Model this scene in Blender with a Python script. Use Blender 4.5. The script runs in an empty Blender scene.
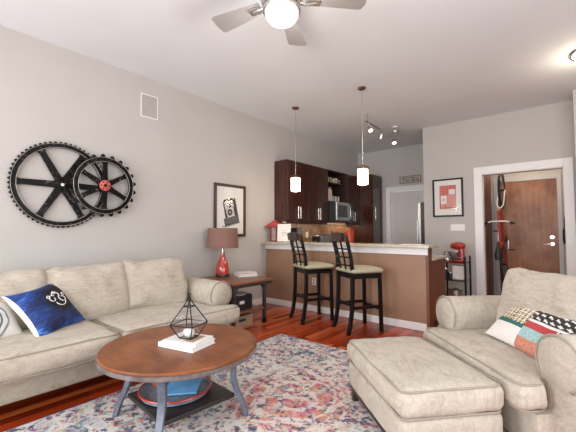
import bpy, bmesh, math, random
from mathutils import Vector, Matrix, noise
random.seed(7)
R = math.radians
PI = math.pi
col = bpy.context.scene.collection
scn = bpy.context.scene

# ------------------------------------------------------------------ camera, light, exposure
cam_d = bpy.data.cameras.new('camera'); cam = bpy.data.objects.new('camera', cam_d); col.objects.link(cam)
cam_d.sensor_fit = 'HORIZONTAL'; cam_d.sensor_width = 36.0; cam_d.lens = 36.0 * 340 / 576
cam_d.clip_start = 0.05
cam.location = (4.234, 0, 1.26)
cam.rotation_mode = 'XYZ'
cam.rotation_euler = (Matrix.Rotation(R(39.75), 4, 'Z') @ Matrix.Rotation(R(90 + 2.69), 4, 'X') @ Matrix.Rotation(R(-0.1), 4, 'Z')).to_euler()
scn.camera = cam

vs = scn.view_settings
scn.display_settings.display_device = 'sRGB'
vs.view_transform = 'Standard'; vs.look = 'None'; vs.gamma = 1.0; vs.use_curve_mapping = False
vs.exposure = 0.07

world = bpy.data.worlds.new('world'); scn.world = world; world.use_nodes = True
bg = world.node_tree.nodes['Background']; bg.inputs[0].default_value = (0.75, 0.85, 1.0, 1); bg.inputs[1].default_value = 1.0


def area_light(name, loc, rot, sx, sy, power, color=(1, 1, 1), spread=180):
    l = bpy.data.lights.new(name, 'AREA'); l.shape = 'RECTANGLE'; l.size = sx; l.size_y = sy
    l.energy = power; l.color = color; l.spread = R(spread)
    o = bpy.data.objects.new(name, l); col.objects.link(o); o.location = loc; o.rotation_euler = rot
    return o


def point_light(name, loc, power, color, radius=0.05):
    l = bpy.data.lights.new(name, 'POINT'); l.energy = power; l.color = color; l.shadow_soft_size = radius
    o = bpy.data.objects.new(name, l); col.objects.link(o); o.location = loc
    return o


def spot_light(name, loc, target, power, color, angle=80, radius=0.04):
    l = bpy.data.lights.new(name, 'SPOT'); l.energy = power; l.color = color; l.spot_size = R(angle); l.spot_blend = 0.7
    l.shadow_soft_size = radius
    o = bpy.data.objects.new(name, l); col.objects.link(o); o.location = loc
    o.rotation_euler = (Vector(target) - Vector(loc)).to_track_quat('-Z', 'Y').to_euler()
    return o


HC = 3.289
# daylight through the two tall windows in the wall behind the camera and the one at its right
area_light('daylight_rear_a', (1.5, -2.52, 1.5), (R(90), 0, 0), 1.9, 1.9, 122, (0.94, 0.97, 1.0))
area_light('daylight_rear_b', (4.1, -2.52, 1.5), (R(90), 0, 0), 1.9, 1.9, 122, (0.94, 0.97, 1.0))
area_light('daylight_side', (5.92, 1.6, 1.5), (R(90), 0, R(90)), 2.4, 1.9, 62, (0.94, 0.97, 1.0))

# ------------------------------------------------------------------ helpers: nodes and materials


def nd(nt, t, **kw):
    n = nt.nodes.new(t)
    for k, v in kw.items():
        if k.startswith('i_'):
            key = k[2:]
            n.inputs[int(key) if key.isdigit() else key.replace('_', ' ')].default_value = v
        else:
            setattr(n, k, v)
    return n


def rgba(c):
    return (c[0], c[1], c[2], 1.0)


def ramp(nt, fac, stops, interp='LINEAR'):
    n = nt.nodes.new('ShaderNodeValToRGB'); cr = n.color_ramp; cr.interpolation = interp
    while len(cr.elements) < len(stops):
        cr.elements.new(0.5)
    for e, (p, c) in zip(cr.elements, stops):
        e.position = p; e.color = rgba(c) if not isinstance(c, (int, float)) else (c, c, c, 1)
    nt.links.new(fac, n.inputs[0])
    return n.outputs[0]


def mixc(nt, fac, a, b, mode='MIX'):
    n = nt.nodes.new('ShaderNodeMix'); n.data_type = 'RGBA'; n.blend_type = mode
    for s, v in ((n.inputs[0], fac), (n.inputs[6], a), (n.inputs[7], b)):
        if isinstance(v, (int, float)):
            s.default_value = v
        elif isinstance(v, tuple):
            s.default_value = rgba(v)
        else:
            nt.links.new(v, s)
    return n.outputs[2]


def math_n(nt, op, a, b=None, clamp=False):
    n = nt.nodes.new('ShaderNodeMath'); n.operation = op; n.use_clamp = clamp
    for s, v in ((n.inputs[0], a), (n.inputs[1], b)):
        if v is None:
            continue
        if isinstance(v, (int, float)):
            s.default_value = v
        else:
            nt.links.new(v, s)
    return n.outputs[0]


def noise_n(nt, vec, scale, detail=3, rough=0.55, dist=0.0):
    n = nd(nt, 'ShaderNodeTexNoise', i_Scale=scale, i_Detail=detail, i_Roughness=rough, i_Distortion=dist)
    if vec is not None:
        nt.links.new(vec, n.inputs['Vector'])
    return n


def mapping(nt, vec, scale=(1, 1, 1), rot=(0, 0, 0), loc=(0, 0, 0)):
    n = nd(nt, 'ShaderNodeMapping'); n.inputs['Scale'].default_value = scale
    n.inputs['Rotation'].default_value = rot; n.inputs['Location'].default_value = loc
    nt.links.new(vec, n.inputs['Vector'])
    return n.outputs[0]


def base_mat(name, rough=0.5, metallic=0.0, spec=0.5, coat=0.0):
    m = bpy.data.materials.new(name); m.use_nodes = True
    nt = m.node_tree; b = nt.nodes['Principled BSDF']
    b.inputs['Roughness'].default_value = rough; b.inputs['Metallic'].default_value = metallic
    b.inputs['Specular IOR Level'].default_value = spec; b.inputs['Coat Weight'].default_value = coat
    tc = nt.nodes.new('ShaderNodeTexCoord')
    return m, nt, b, tc.outputs['Object']


def bump(nt, b, h, strength=0.2, dist=0.01):
    n = nd(nt, 'ShaderNodeBump', i_Strength=strength, i_Distance=dist)
    nt.links.new(h, n.inputs['Height']); nt.links.new(n.outputs[0], b.inputs['Normal'])


def mat(name, c, rough=0.5, metallic=0.0, spec=0.5, coat=0.0, var=0.06, scale=12, bmp=0.0, bscale=60):
    m, nt, b, co = base_mat(name, rough, metallic, spec, coat)
    n = noise_n(nt, co, scale, 4)
    lo = tuple(max(0, x * (1 - var)) for x in c); hi = tuple(min(1, x * (1 + var)) for x in c)
    nt.links.new(ramp(nt, n.outputs[0], [(0.3, lo), (0.7, hi)]), b.inputs['Base Color'])
    if bmp:
        bump(nt, b, noise_n(nt, co, bscale, 3).outputs[0], bmp)
    return m


def emat(name, c, strength, base=(0.9, 0.88, 0.85)):
    m = mat(name, base, 0.4)
    b = m.node_tree.nodes['Principled BSDF']
    b.inputs['Emission Color'].default_value = rgba(c); b.inputs['Emission Strength'].default_value = strength
    return m


def glass_mat(name, tint=(1, 1, 1), alpha=0.12, rough=0.03):
    m, nt, b, co = base_mat(name, rough)
    out = nt.nodes['Material Output']
    tr = nd(nt, 'ShaderNodeBsdfTransparent'); tr.inputs[0].default_value = rgba(tint)
    gl = nd(nt, 'ShaderNodeBsdfGlossy', i_Roughness=rough); gl.inputs[0].default_value = (0.9, 0.92, 0.95, 1)
    fr = nd(nt, 'ShaderNodeFresnel', i_IOR=1.25)
    f = math_n(nt, 'ADD', math_n(nt, 'MULTIPLY', fr.outputs[0], 0.35), alpha, True)
    mx = nt.nodes.new('ShaderNodeMixShader')
    nt.links.new(f, mx.inputs[0]); nt.links.new(tr.outputs[0], mx.inputs[1]); nt.links.new(gl.outputs[0], mx.inputs[2])
    nt.links.new(mx.outputs[0], out.inputs[0])
    return m


def wood_mat(name, dark, light, axis=0, rough=0.35, scale=1.0, coat=0.0, blotch=0.25):
    m, nt, b, co = base_mat(name, rough, coat=coat)
    s = [14 * scale] * 3; s[axis] = 1.2 * scale
    v = mapping(nt, co, tuple(s))
    n = noise_n(nt, v, 1.6, 6, 0.6, 0.6)
    c = ramp(nt, n.outputs[0], [(0.28, dark), (0.72, light)])
    n2 = noise_n(nt, co, 3.0 * scale, 3)
    c2 = mixc(nt, blotch, c, ramp(nt, n2.outputs[0], [(0.35, dark), (0.65, light)]))
    nt.links.new(c2, b.inputs['Base Color'])
    bump(nt, b, n.outputs[0], 0.06, 0.004)
    return m


def suede_mat(name, dark, mid, light):
    m, nt, b, co = base_mat(name, 0.85, spec=0.25)
    n1 = noise_n(nt, mapping(nt, co, (1.0, 1.7, 1.3)), 3.2, 6, 0.6, 2.2)
    n2 = noise_n(nt, mapping(nt, co, (1.0, 2.4, 1.6)), 13, 5, 0.65, 1.8)
    n3 = noise_n(nt, co, 90, 2)
    c = ramp(nt, n1.outputs[0], [(0.30, dark), (0.46, mid), (0.68, light)])
    c = mixc(nt, 0.42, c, ramp(nt, n2.outputs[0], [(0.30, dark), (0.48, mid), (0.62, light)]))
    c = mixc(nt, 0.12, c, ramp(nt, n3.outputs[0], [(0.35, dark), (0.65, light)]))
    nt.links.new(c, b.inputs['Base Color'])
    b.inputs['Sheen Weight'].default_value = 0.08; b.inputs['Sheen Roughness'].default_value = 0.5
    h = math_n(nt, 'ADD', n1.outputs[0], math_n(nt, 'MULTIPLY', n2.outputs[0], 0.6))
    bump(nt, b, h, 0.35, 0.014)
    return m


# ------------------------------------------------------------------ helpers: objects


def link(name, me, m, parent=None, loc=(0, 0, 0), rot=(0, 0, 0)):
    o = bpy.data.objects.new(name, me); col.objects.link(o)
    for x in (m if isinstance(m, (list, tuple)) else [m]):
        me.materials.append(x)
    o.location = loc; o.rotation_euler = rot
    if parent is not None:
        o.parent = parent
    return o


def obj(name, bm, m, parent=None, loc=(0, 0, 0), rot=(0, 0, 0), smooth=True, bevel=0.0, seg=2, sub=0, angle=40):
    bmesh.ops.recalc_face_normals(bm, faces=bm.faces)
    me = bpy.data.meshes.new(name); bm.to_mesh(me); bm.free()
    if smooth:
        for p in me.polygons:
            p.use_smooth = True
        me.set_sharp_from_angle(angle=R(angle))
    o = link(name, me, m, parent, loc, rot)
    if bevel:
        md = o.modifiers.new('bevel', 'BEVEL'); md.width = bevel; md.segments = seg; md.limit_method = 'ANGLE'; md.angle_limit = R(35)
    if sub:
        md = o.modifiers.new('sub', 'SUBSURF'); md.levels = sub; md.render_levels = sub
    return o


def tag(o, label, cat=None, group=None, kind=None):
    if label: o['label'] = label
    if cat: o['category'] = cat
    if group: o['group'] = group
    if kind: o['kind'] = kind
    return o


def thing(name, label, cat, loc=(0, 0, 0), rotz=0.0, group=None):
    o = bpy.data.objects.new(name, None); col.objects.link(o)
    o.location = loc; o.rotation_euler = (0, 0, rotz); o.empty_display_size = 0.1
    return tag(o, label, cat, group)


def dup(root, loc, rotz, label=None):
    r = root.copy(); col.objects.link(r); r.location = loc; r.rotation_euler = (r.rotation_euler[0], r.rotation_euler[1], rotz)
    if label: r['label'] = label
    for ch in list(root.children):
        c = ch.copy(); col.objects.link(c); c.parent = r
        for g in list(ch.children):
            d = g.copy(); col.objects.link(d); d.parent = c
    return r


def BM():
    return bmesh.new()


def box(bm, x0, x1, y0, y1, z0, z1, M=None):
    vs_ = [bm.verts.new((x, y, z)) for x in (x0, x1) for y in (y0, y1) for z in (z0, z1)]
    if M is not None:
        for v in vs_: v.co = M @ v.co
    for f in ((0, 1, 3, 2), (4, 6, 7, 5), (0, 4, 5, 1), (2, 3, 7, 6), (0, 2, 6, 4), (1, 5, 7, 3)):
        bm.faces.new([vs_[i] for i in f])
    return bm


def bx(*a):
    return box(BM(), *a)


def bar(bm, p, q, w, h, up=(0, 0, 1)):
    """rectangular bar from p to q; w across, h along up"""
    p = Vector(p); q = Vector(q); d = q - p; L = d.length; d.normalize()
    s = d.cross(Vector(up))
    if s.length < 1e-4: s = d.cross(Vector((1, 0, 0)))
    s.normalize(); u = s.cross(d)
    M = Matrix((s, d, u)).transposed().to_4x4(); M.translation = p
    return box(bm, -w / 2, w / 2, 0, L, -h / 2, h / 2, M)


def tube(bm, pts, r, seg=10, closed=False, caps=True):
    pts = [Vector(p) for p in pts]; n = len(pts)
    rs = r if isinstance(r, (list, tuple)) else [r] * n
    rings = []; prev = None
    for i, p in enumerate(pts):
        a = pts[(i - 1) % n] if (i > 0 or closed) else p
        b = pts[(i + 1) % n] if (i < n - 1 or closed) else p
        t = (b - a).normalized()
        if prev is None:
            up = Vector((0, 0, 1)) if abs(t.z) < 0.9 else Vector((1, 0, 0))
            s = t.cross(up).normalized()
        else:
            s = (prev - t * prev.dot(t)).normalized()
        prev = s; u = t.cross(s)
        rings.append([bm.verts.new(p + (s * math.cos(2 * PI * k / seg) + u * math.sin(2 * PI * k / seg)) * rs[i]) for k in range(seg)])
    for i in range(n if closed else n - 1):
        A = rings[i]; B = rings[(i + 1) % n]
        for k in range(seg):
            bm.faces.new((A[k], A[(k + 1) % seg], B[(k + 1) % seg], B[k]))
    if caps and not closed:
        bm.faces.new(rings[0][::-1]); bm.faces.new(rings[-1])
    return bm


def lathe(bm, prof, seg=28, M=None, sx=1.0, sy=1.0):
    rings = []
    for r, z in prof:
        if r < 1e-5:
            rings.append([bm.verts.new((0, 0, z))])
        else:
            rings.append([bm.verts.new((r * sx * math.cos(2 * PI * k / seg), r * sy * math.sin(2 * PI * k / seg), z)) for k in range(seg)])
    if M is not None:
        for rg in rings:
            for v in rg: v.co = M @ v.co
    for A, B in zip(rings, rings[1:]):
        for k in range(seg):
            k2 = (k + 1) % seg
            if len(A) == 1 and len(B) == 1: continue
            if len(A) == 1: bm.faces.new((A[0], B[k], B[k2]))
            elif len(B) == 1: bm.faces.new((A[k], A[k2], B[0]))
            else: bm.faces.new((A[k], A[k2], B[k2], B[k]))
    for rg, fl in ((rings[0], True), (rings[-1], False)):
        if len(rg) > 1: bm.faces.new(rg[::-1] if fl else rg)
    return bm


def cyl(bm, p, q, r, seg=16, r2=None):
    return tube(bm, [p, q], [r, r if r2 is None else r2], seg)


def prism(bm, pts, z0, z1, M=None):
    a = [bm.verts.new((x, y, z0)) for x, y in pts]; b = [bm.verts.new((x, y, z1)) for x, y in pts]
    if M is not None:
        for v in a + b: v.co = M @ v.co
    n = len(pts)
    bm.faces.new(a[::-1]); bm.faces.new(b)
    for i in range(n):
        bm.faces.new((a[i], a[(i + 1) % n], b[(i + 1) % n], b[i]))
    return bm


def cushion(w, d, h, rad=0.05, puff=0.03, n=16, seed=0, wr=0.006, sag=0.0):
    """rounded upholstered block, centred in x and y, base at z=0"""
    bm = BM(); bmesh.ops.create_cube(bm, size=2.0)
    bmesh.ops.subdivide_edges(bm, edges=bm.edges[:], cuts=n, use_grid_fill=True)
    hx, hy, hz = w / 2, d / 2, h / 2
    for v in bm.verts:
        c = v.co
        def wp(t):
            return math.copysign(1 - (1 - abs(t)) ** 1.6, t)
        p = Vector((wp(c.x) * hx, wp(c.y) * hy, c.z * hz))
        rx = min(rad, hx * .98, hy * .98); rz = min(rad, hz * .98)
        q = Vector((max(-hx + rx, min(hx - rx, p.x)), max(-hy + rx, min(hy - rx, p.y)), max(-hz + rz, min(hz - rz, p.z))))
        dlt = p - q
        if dlt.length > 1e-6:
            e = Vector((dlt.x / rx, dlt.y / rx, dlt.z / rz)); m_ = max(abs(e.x), abs(e.y), abs(e.z)); e = e.normalized() * m_
            p = q + Vector((e.x * rx, e.y * rx, e.z * rz))
        fx = 1 - (p.x / hx) ** 2; fy = 1 - (p.y / hy) ** 2; fz = 1 - (p.z / hz) ** 2
        fx = max(fx, 0); fy = max(fy, 0); fz = max(fz, 0)
        p.z += math.copysign(puff * (fx * fy) ** 0.6, p.z) * (1 if p.z > 0 else 0.15) - (sag * (fx * fy) if p.z > 0 else 0)
        p.x += math.copysign(puff * 0.5 * fz * fy ** 0.5, p.x) if abs(p.x) > hx * .8 else 0
        p.y += math.copysign(puff * 0.5 * fz * fx ** 0.5, p.y) if abs(p.y) > hy * .8 else 0
        o = noise.noise_vector(Vector((p.x * 7 + seed * 3.1, p.y * 7, p.z * 7 + seed))) + 0.5 * noise.noise_vector(Vector((p.x * 17, p.y * 17 + seed, p.z * 17)))
        p += o * wr
        p.z += hz
        v.co = p
    return bm


def piping(w, d, z, rad, r=0.006, wob=0.0, fn=None):
    pts = []
    hx, hy = w / 2, d / 2
    for cx, cy, a0 in ((hx - rad, hy - rad, 0), (-hx + rad, hy - rad, 90), (-hx + rad, -hy + rad, 180), (hx - rad, -hy + rad, 270)):
        for k in range(7):
            a = R(a0 + 90 * k / 6); pts.append(Vector((cx + rad * math.cos(a), cy + rad * math.sin(a), z)))
    out = []
    for i, p in enumerate(pts):
        q = pts[(i + 1) % len(pts)]; L = (q - p).length; m_ = max(1, int(L / 0.03))
        for k in range(m_):
            s = p.lerp(q, k / m_); s.z += wob * noise.noise(s * 5)
            if fn: fn(s)
            out.append(s)
    return tube(BM(), out, r, 6, closed=True)


def pillow(w, h, t, n=36, colfn=None, pinch=0.06, seed=0, wr=0.006):
    """knife-edged pillow standing in local XZ, face towards -Y; material index from colfn(u, v)"""
    bm = BM(); grids = []
    for side in (-1, 1):
        g = []
        for j in range(n + 1):
            row = []
            for i in range(n + 1):
                u = -1 + 2 * i / n; v = -1 + 2 * j / n
                th = ((1 - abs(u) ** 2.6) * (1 - abs(v) ** 2.6)); th = max(th, 0) ** 0.55
                x = u * w / 2 * (1 - pinch * (1 - v * v) * u * u); z = v * h / 2 * (1 - pinch * (1 - u * u) * v * v)
                p = Vector((x, side * t / 2 * th, z))
                p += noise.noise_vector(Vector((x * 9 + seed, z * 9, side * 2.0))) * wr * (0.3 + th)
                if side == 1 and (i in (0, n) or j in (0, n)):
                    row.append(grids[0][j][i])
                else:
                    row.append(bm.verts.new(p))
            g.append(row)
        grids.append(g)
        for j in range(n):
            for i in range(n):
                q = (g[j][i], g[j][i + 1], g[j + 1][i + 1], g[j + 1][i])
                f = bm.faces.new(q if side == -1 else q[::-1])
                if colfn: f.material_index = colfn((i + .5) / n, (j + .5) / n, side)
    return bm


def raster(w, h, nx, ny, fn):
    """flat picture sheet in local XZ, lower left at the origin, colours by cell"""
    bm = BM(); g = [[bm.verts.new((w * i / nx, 0, h * j / ny)) for i in range(nx + 1)] for j in range(ny + 1)]
    for j in range(ny):
        for i in range(nx):
            f = bm.faces.new((g[j][i], g[j][i + 1], g[j + 1][i + 1], g[j + 1][i])); f.material_index = fn((i + .5) / nx, (j + .5) / ny)
    return bm


def rolled_arm(L, r, zc, inner, outer, z0=0.0, rot_out=1):
    """sofa arm: roll of radius r along y from 0 (front) to L, panel below; outer side = +x * rot_out"""
    prof = [(-inner, z0)]
    a_in = math.acos(max(-1, min(1, inner / r)))
    N = 18
    st = PI + a_in * 0.6; en = -R(62)
    for k in range(N + 1):
        a = st + (en - st) * k / N
        prof.append((r * math.cos(a), zc + r * math.sin(a)))
    prof.append((outer, zc - r * 0.98)); prof.append((outer, z0))
    cx = sum(p[0] for p in prof) / len(prof); cz = zc
    bm = BM(); rings = []
    ys = [0, 0.006, 0.02, 0.04] + [0.04 + (L - 0.08) * k / 8 for k in range(1, 9)] + [L - 0.02, L]
    for y in ys:
        ins = 0.0
        if y < 0.04: ins = 0.022 * (1 - (y / 0.04)) ** 2
        ring = []
        for x, z in prof:
            dx, dz = (cx * 0.3 - x), (zc - z if z > zc - r else 0)
            l = math.hypot(dx, dz) or 1
            xx = x + dx / l * ins; zz = z + dz / l * ins
            o = noise.noise_vector(Vector((x * 6, y * 5 + L, z * 6))) * 0.006
            ring.append(bm.verts.new((rot_out * (xx + o.x), y, zz + (o.z if z > z0 + .05 else 0))))
        rings.append(ring)
    n = len(prof)
    for A, B in zip(rings, rings[1:]):
        for k in range(n):
            bm.faces.new((A[k], A[(k + 1) % n], B[(k + 1) % n], B[k]))
    bm.faces.new(rings[0]); bm.faces.new(rings[-1][::-1])
    path = [Vector((rot_out * x * 1.0, 0.012, z)) for x, z in prof[1:-2]]
    pb = tube(BM(), path + [Vector((rot_out * outer, 0.012, zc - r * 1.0)), Vector((rot_out * outer, 0.012, z0 + 0.01))], 0.006, 6)
    return bm, pb


# ------------------------------------------------------------------ materials
M_wall = mat('wall_paint', (0.52, 0.492, 0.462), 0.8, spec=0.2, var=0.02, scale=2, bmp=0.03, bscale=220)
M_ceil = mat('ceiling_paint', (0.785, 0.82, 0.83), 0.85, spec=0.1, var=0.02, scale=1.5)
M_white = mat('white_paint', (0.82, 0.80, 0.78), 0.4, var=0.02)
M_doorw = mat('door_white', (0.66, 0.63, 0.61), 0.45, var=0.02)
M_frameg = mat('door_frame_grey', (0.55, 0.53, 0.50), 0.5, var=0.03)
M_plast = mat('white_plastic', (0.80, 0.77, 0.73), 0.35, var=0.02)
M_black = mat('black_metal', (0.010, 0.0095, 0.010), 0.38, 0.2, var=0.25, spec=0.3)
M_blackp = mat('black_plastic', (0.02, 0.02, 0.022), 0.3, var=0.2)
M_blackw = mat('black_wood', (0.007, 0.006, 0.006), 0.25, var=0.3, scale=30, spec=0.35)
M_iron = mat('iron_grey', (0.085, 0.08, 0.08), 0.45, 0.6, var=0.3, scale=25)
M_chrome = mat('brushed_nickel', (0.62, 0.60, 0.57), 0.25, 0.95, var=0.08)
M_steel = mat('stainless', (0.5, 0.5, 0.5), 0.3, 0.9, var=0.1)
M_blade = mat('blade_silver', (0.40, 0.385, 0.375), 0.45, 0.35, var=0.05)
M_bronze = mat('bronze', (0.20, 0.10, 0.06), 0.35, 0.8, var=0.2)
M_suede = suede_mat('beige_suede', (0.30, 0.245, 0.185), (0.455, 0.395, 0.318), (0.565, 0.505, 0.425))
M_piping = mat('suede_piping', (0.33, 0.28, 0.22), 0.85, var=0.1)
M_darkleg = mat('dark_leg_wood', (0.035, 0.022, 0.018), 0.4, var=0.3)
M_espresso = wood_mat('espresso_cabinet', (0.016, 0.005, 0.003), (0.075, 0.019, 0.010), 2, 0.25, 1.0, coat=0.25)
M_espresso_in = mat('espresso_inside', (0.03, 0.011, 0.008), 0.5, var=0.2)
M_post = wood_mat('reddish_brown_wood', (0.09, 0.028, 0.012), (0.21, 0.075, 0.035), 2, 0.4)
M_barpanel = mat('bar_brown_paint', (0.31, 0.175, 0.105), 0.5, var=0.06, scale=3)
M_frontdoor = wood_mat('front_door_wood', (0.17, 0.060, 0.024), (0.44, 0.20, 0.10), 2, 0.35, 0.9, coat=0.0, blotch=0.55)
M_frontdoor.node_tree.nodes['Principled BSDF'].inputs['Specular IOR Level'].default_value = 0.3
M_hallwood = wood_mat('hall_red_wood', (0.09, 0.022, 0.010), (0.23, 0.062, 0.026), 2, 0.35)
M_tabletop = wood_mat('table_top_wood', (0.11, 0.032, 0.011), (0.30, 0.105, 0.040), 0, 0.30, 1.3, coat=0.0, blotch=0.6)
M_tabletop.node_tree.nodes['Principled BSDF'].inputs['Specular IOR Level'].default_value = 0.16
M_tableleg = mat('grey_blue_paint', (0.115, 0.13, 0.17), 0.4, var=0.3, scale=20)
M_tablerim = mat('grey_rim_paint', (0.15, 0.125, 0.12), 0.4, var=0.4, scale=18)
M_shelfblk = mat('black_shelf', (0.022, 0.018, 0.018), 0.35, var=0.3)
M_sidewood = wood_mat('side_table_wood', (0.15, 0.045, 0.022), (0.32, 0.12, 0.06), 1, 0.35)
M_crate = wood_mat('crate_wood', (0.30, 0.20, 0.12), (0.52, 0.38, 0.25), 1, 0.7)
M_shade = mat('brown_lamp_shade', (0.225, 0.118, 0.088), 0.85, var=0.06, scale=60)
M_redglass = mat('red_glass', (0.46, 0.045, 0.03), 0.08, coat=0.6, var=0.15, scale=5)
M_redpaint = mat('red_paint', (0.42, 0.04, 0.03), 0.3, var=0.15, coat=0.3)
M_redorange = mat('orange_red', (0.62, 0.085, 0.03), 0.35, var=0.1)
M_paper = mat('white_paper', (0.78, 0.76, 0.72), 0.7, var=0.03)
M_cream = mat('cream_mat', (0.74, 0.70, 0.66), 0.7, var=0.02)
M_ink = mat('dark_ink', (0.05, 0.045, 0.045), 0.7, var=0.2)
M_inkmid = mat('grey_ink', (0.30, 0.28, 0.27), 0.7, var=0.2)
M_frame_brown = wood_mat('picture_frame_brown', (0.03, 0.014, 0.010), (0.085, 0.04, 0.026), 2, 0.3)
M_glass = glass_mat('picture_glass', (1, 1, 1), 0.0, 0.02)
M_glass2 = glass_mat('terrarium_glass', (0.92, 0.94, 0.95), 0.06, 0.03)
M_seatpad = mat('cream_seat', (0.38, 0.34, 0.24), 0.8, var=0.08, scale=20)
M_globe = emat('frosted_globe', (1.0, 0.97, 0.93), 0.12)
M_pendshade = emat('pendant_glass', (1.0, 0.86, 0.66), 3.2)
M_spotlamp = emat('spot_lamp_face', (1.0, 0.9, 0.75), 6.0)
M_vent = mat('vent_grey', (0.42, 0.40, 0.37), 0.6, var=0.04)
M_tire = mat('tire_rubber', (0.012, 0.012, 0.013), 0.7, var=0.2)
M_pink = mat('print_pink', (0.62, 0.30, 0.27), 0.7, var=0.25, scale=60)
M_printred = mat('print_red', (0.52, 0.10, 0.08), 0.7, var=0.3, scale=70)
M_green = mat('jar_green', (0.20, 0.27, 0.06), 0.3, var=0.3)
M_jar = mat('jar_pale', (0.45, 0.42, 0.36), 0.25, var=0.3)
M_tan = mat('tan_board', (0.40, 0.24, 0.13), 0.6, var=0.2)
M_screen = mat('microwave_window', (0.05, 0.05, 0.055), 0.15, var=0.2)
M_leather = mat('black_leather', (0.014, 0.013, 0.014), 0.5, var=0.3)


def floor_material():
    m, nt, b, co = base_mat('cherry_floor', 0.22, spec=0.3)
    v = mapping(nt, co, rot=(0, 0, R(90)))
    br = nd(nt, 'ShaderNodeTexBrick', i_Scale=1.0, i_Mortar_Size=0.0016, i_Bias=0.0, i_Brick_Width=1.1, i_Row_Height=0.083)
    br.offset = 0.37
    br.inputs['Color1'].default_value = (0, 0, 0, 1); br.inputs['Color2'].default_value = (1, 1, 1, 1); br.inputs['Mortar'].default_value = (0.5, 0.5, 0.5, 1)
    nt.links.new(v, br.inputs['Vector'])
    pc = ramp(nt, br.outputs['Color'], [(0.0, (0.17, 0.019, 0.005)), (0.4, (0.40, 0.050, 0.011)), (0.75, (0.56, 0.090, 0.020)), (1.0, (0.70, 0.18, 0.050))])
    g = noise_n(nt, mapping(nt, co, (22, 1.4, 1)), 2.2, 6, 0.65, 0.5)
    gc = ramp(nt, g.outputs[0], [(0.3, (0.55, 0.48, 0.45)), (0.7, (1.25, 1.2, 1.15))])
    c = mixc(nt, 1.0, pc, gc, 'MULTIPLY')
    c = mixc(nt, br.outputs['Fac'], c, (0.03, 0.008, 0.004))
    nt.links.new(c, b.inputs['Base Color'])
    bump(nt, b, math_n(nt, 'SUBTRACT', g.outputs[0], math_n(nt, 'MULTIPLY', br.outputs['Fac'], 2.0)), 0.08, 0.003)
    return m


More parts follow.
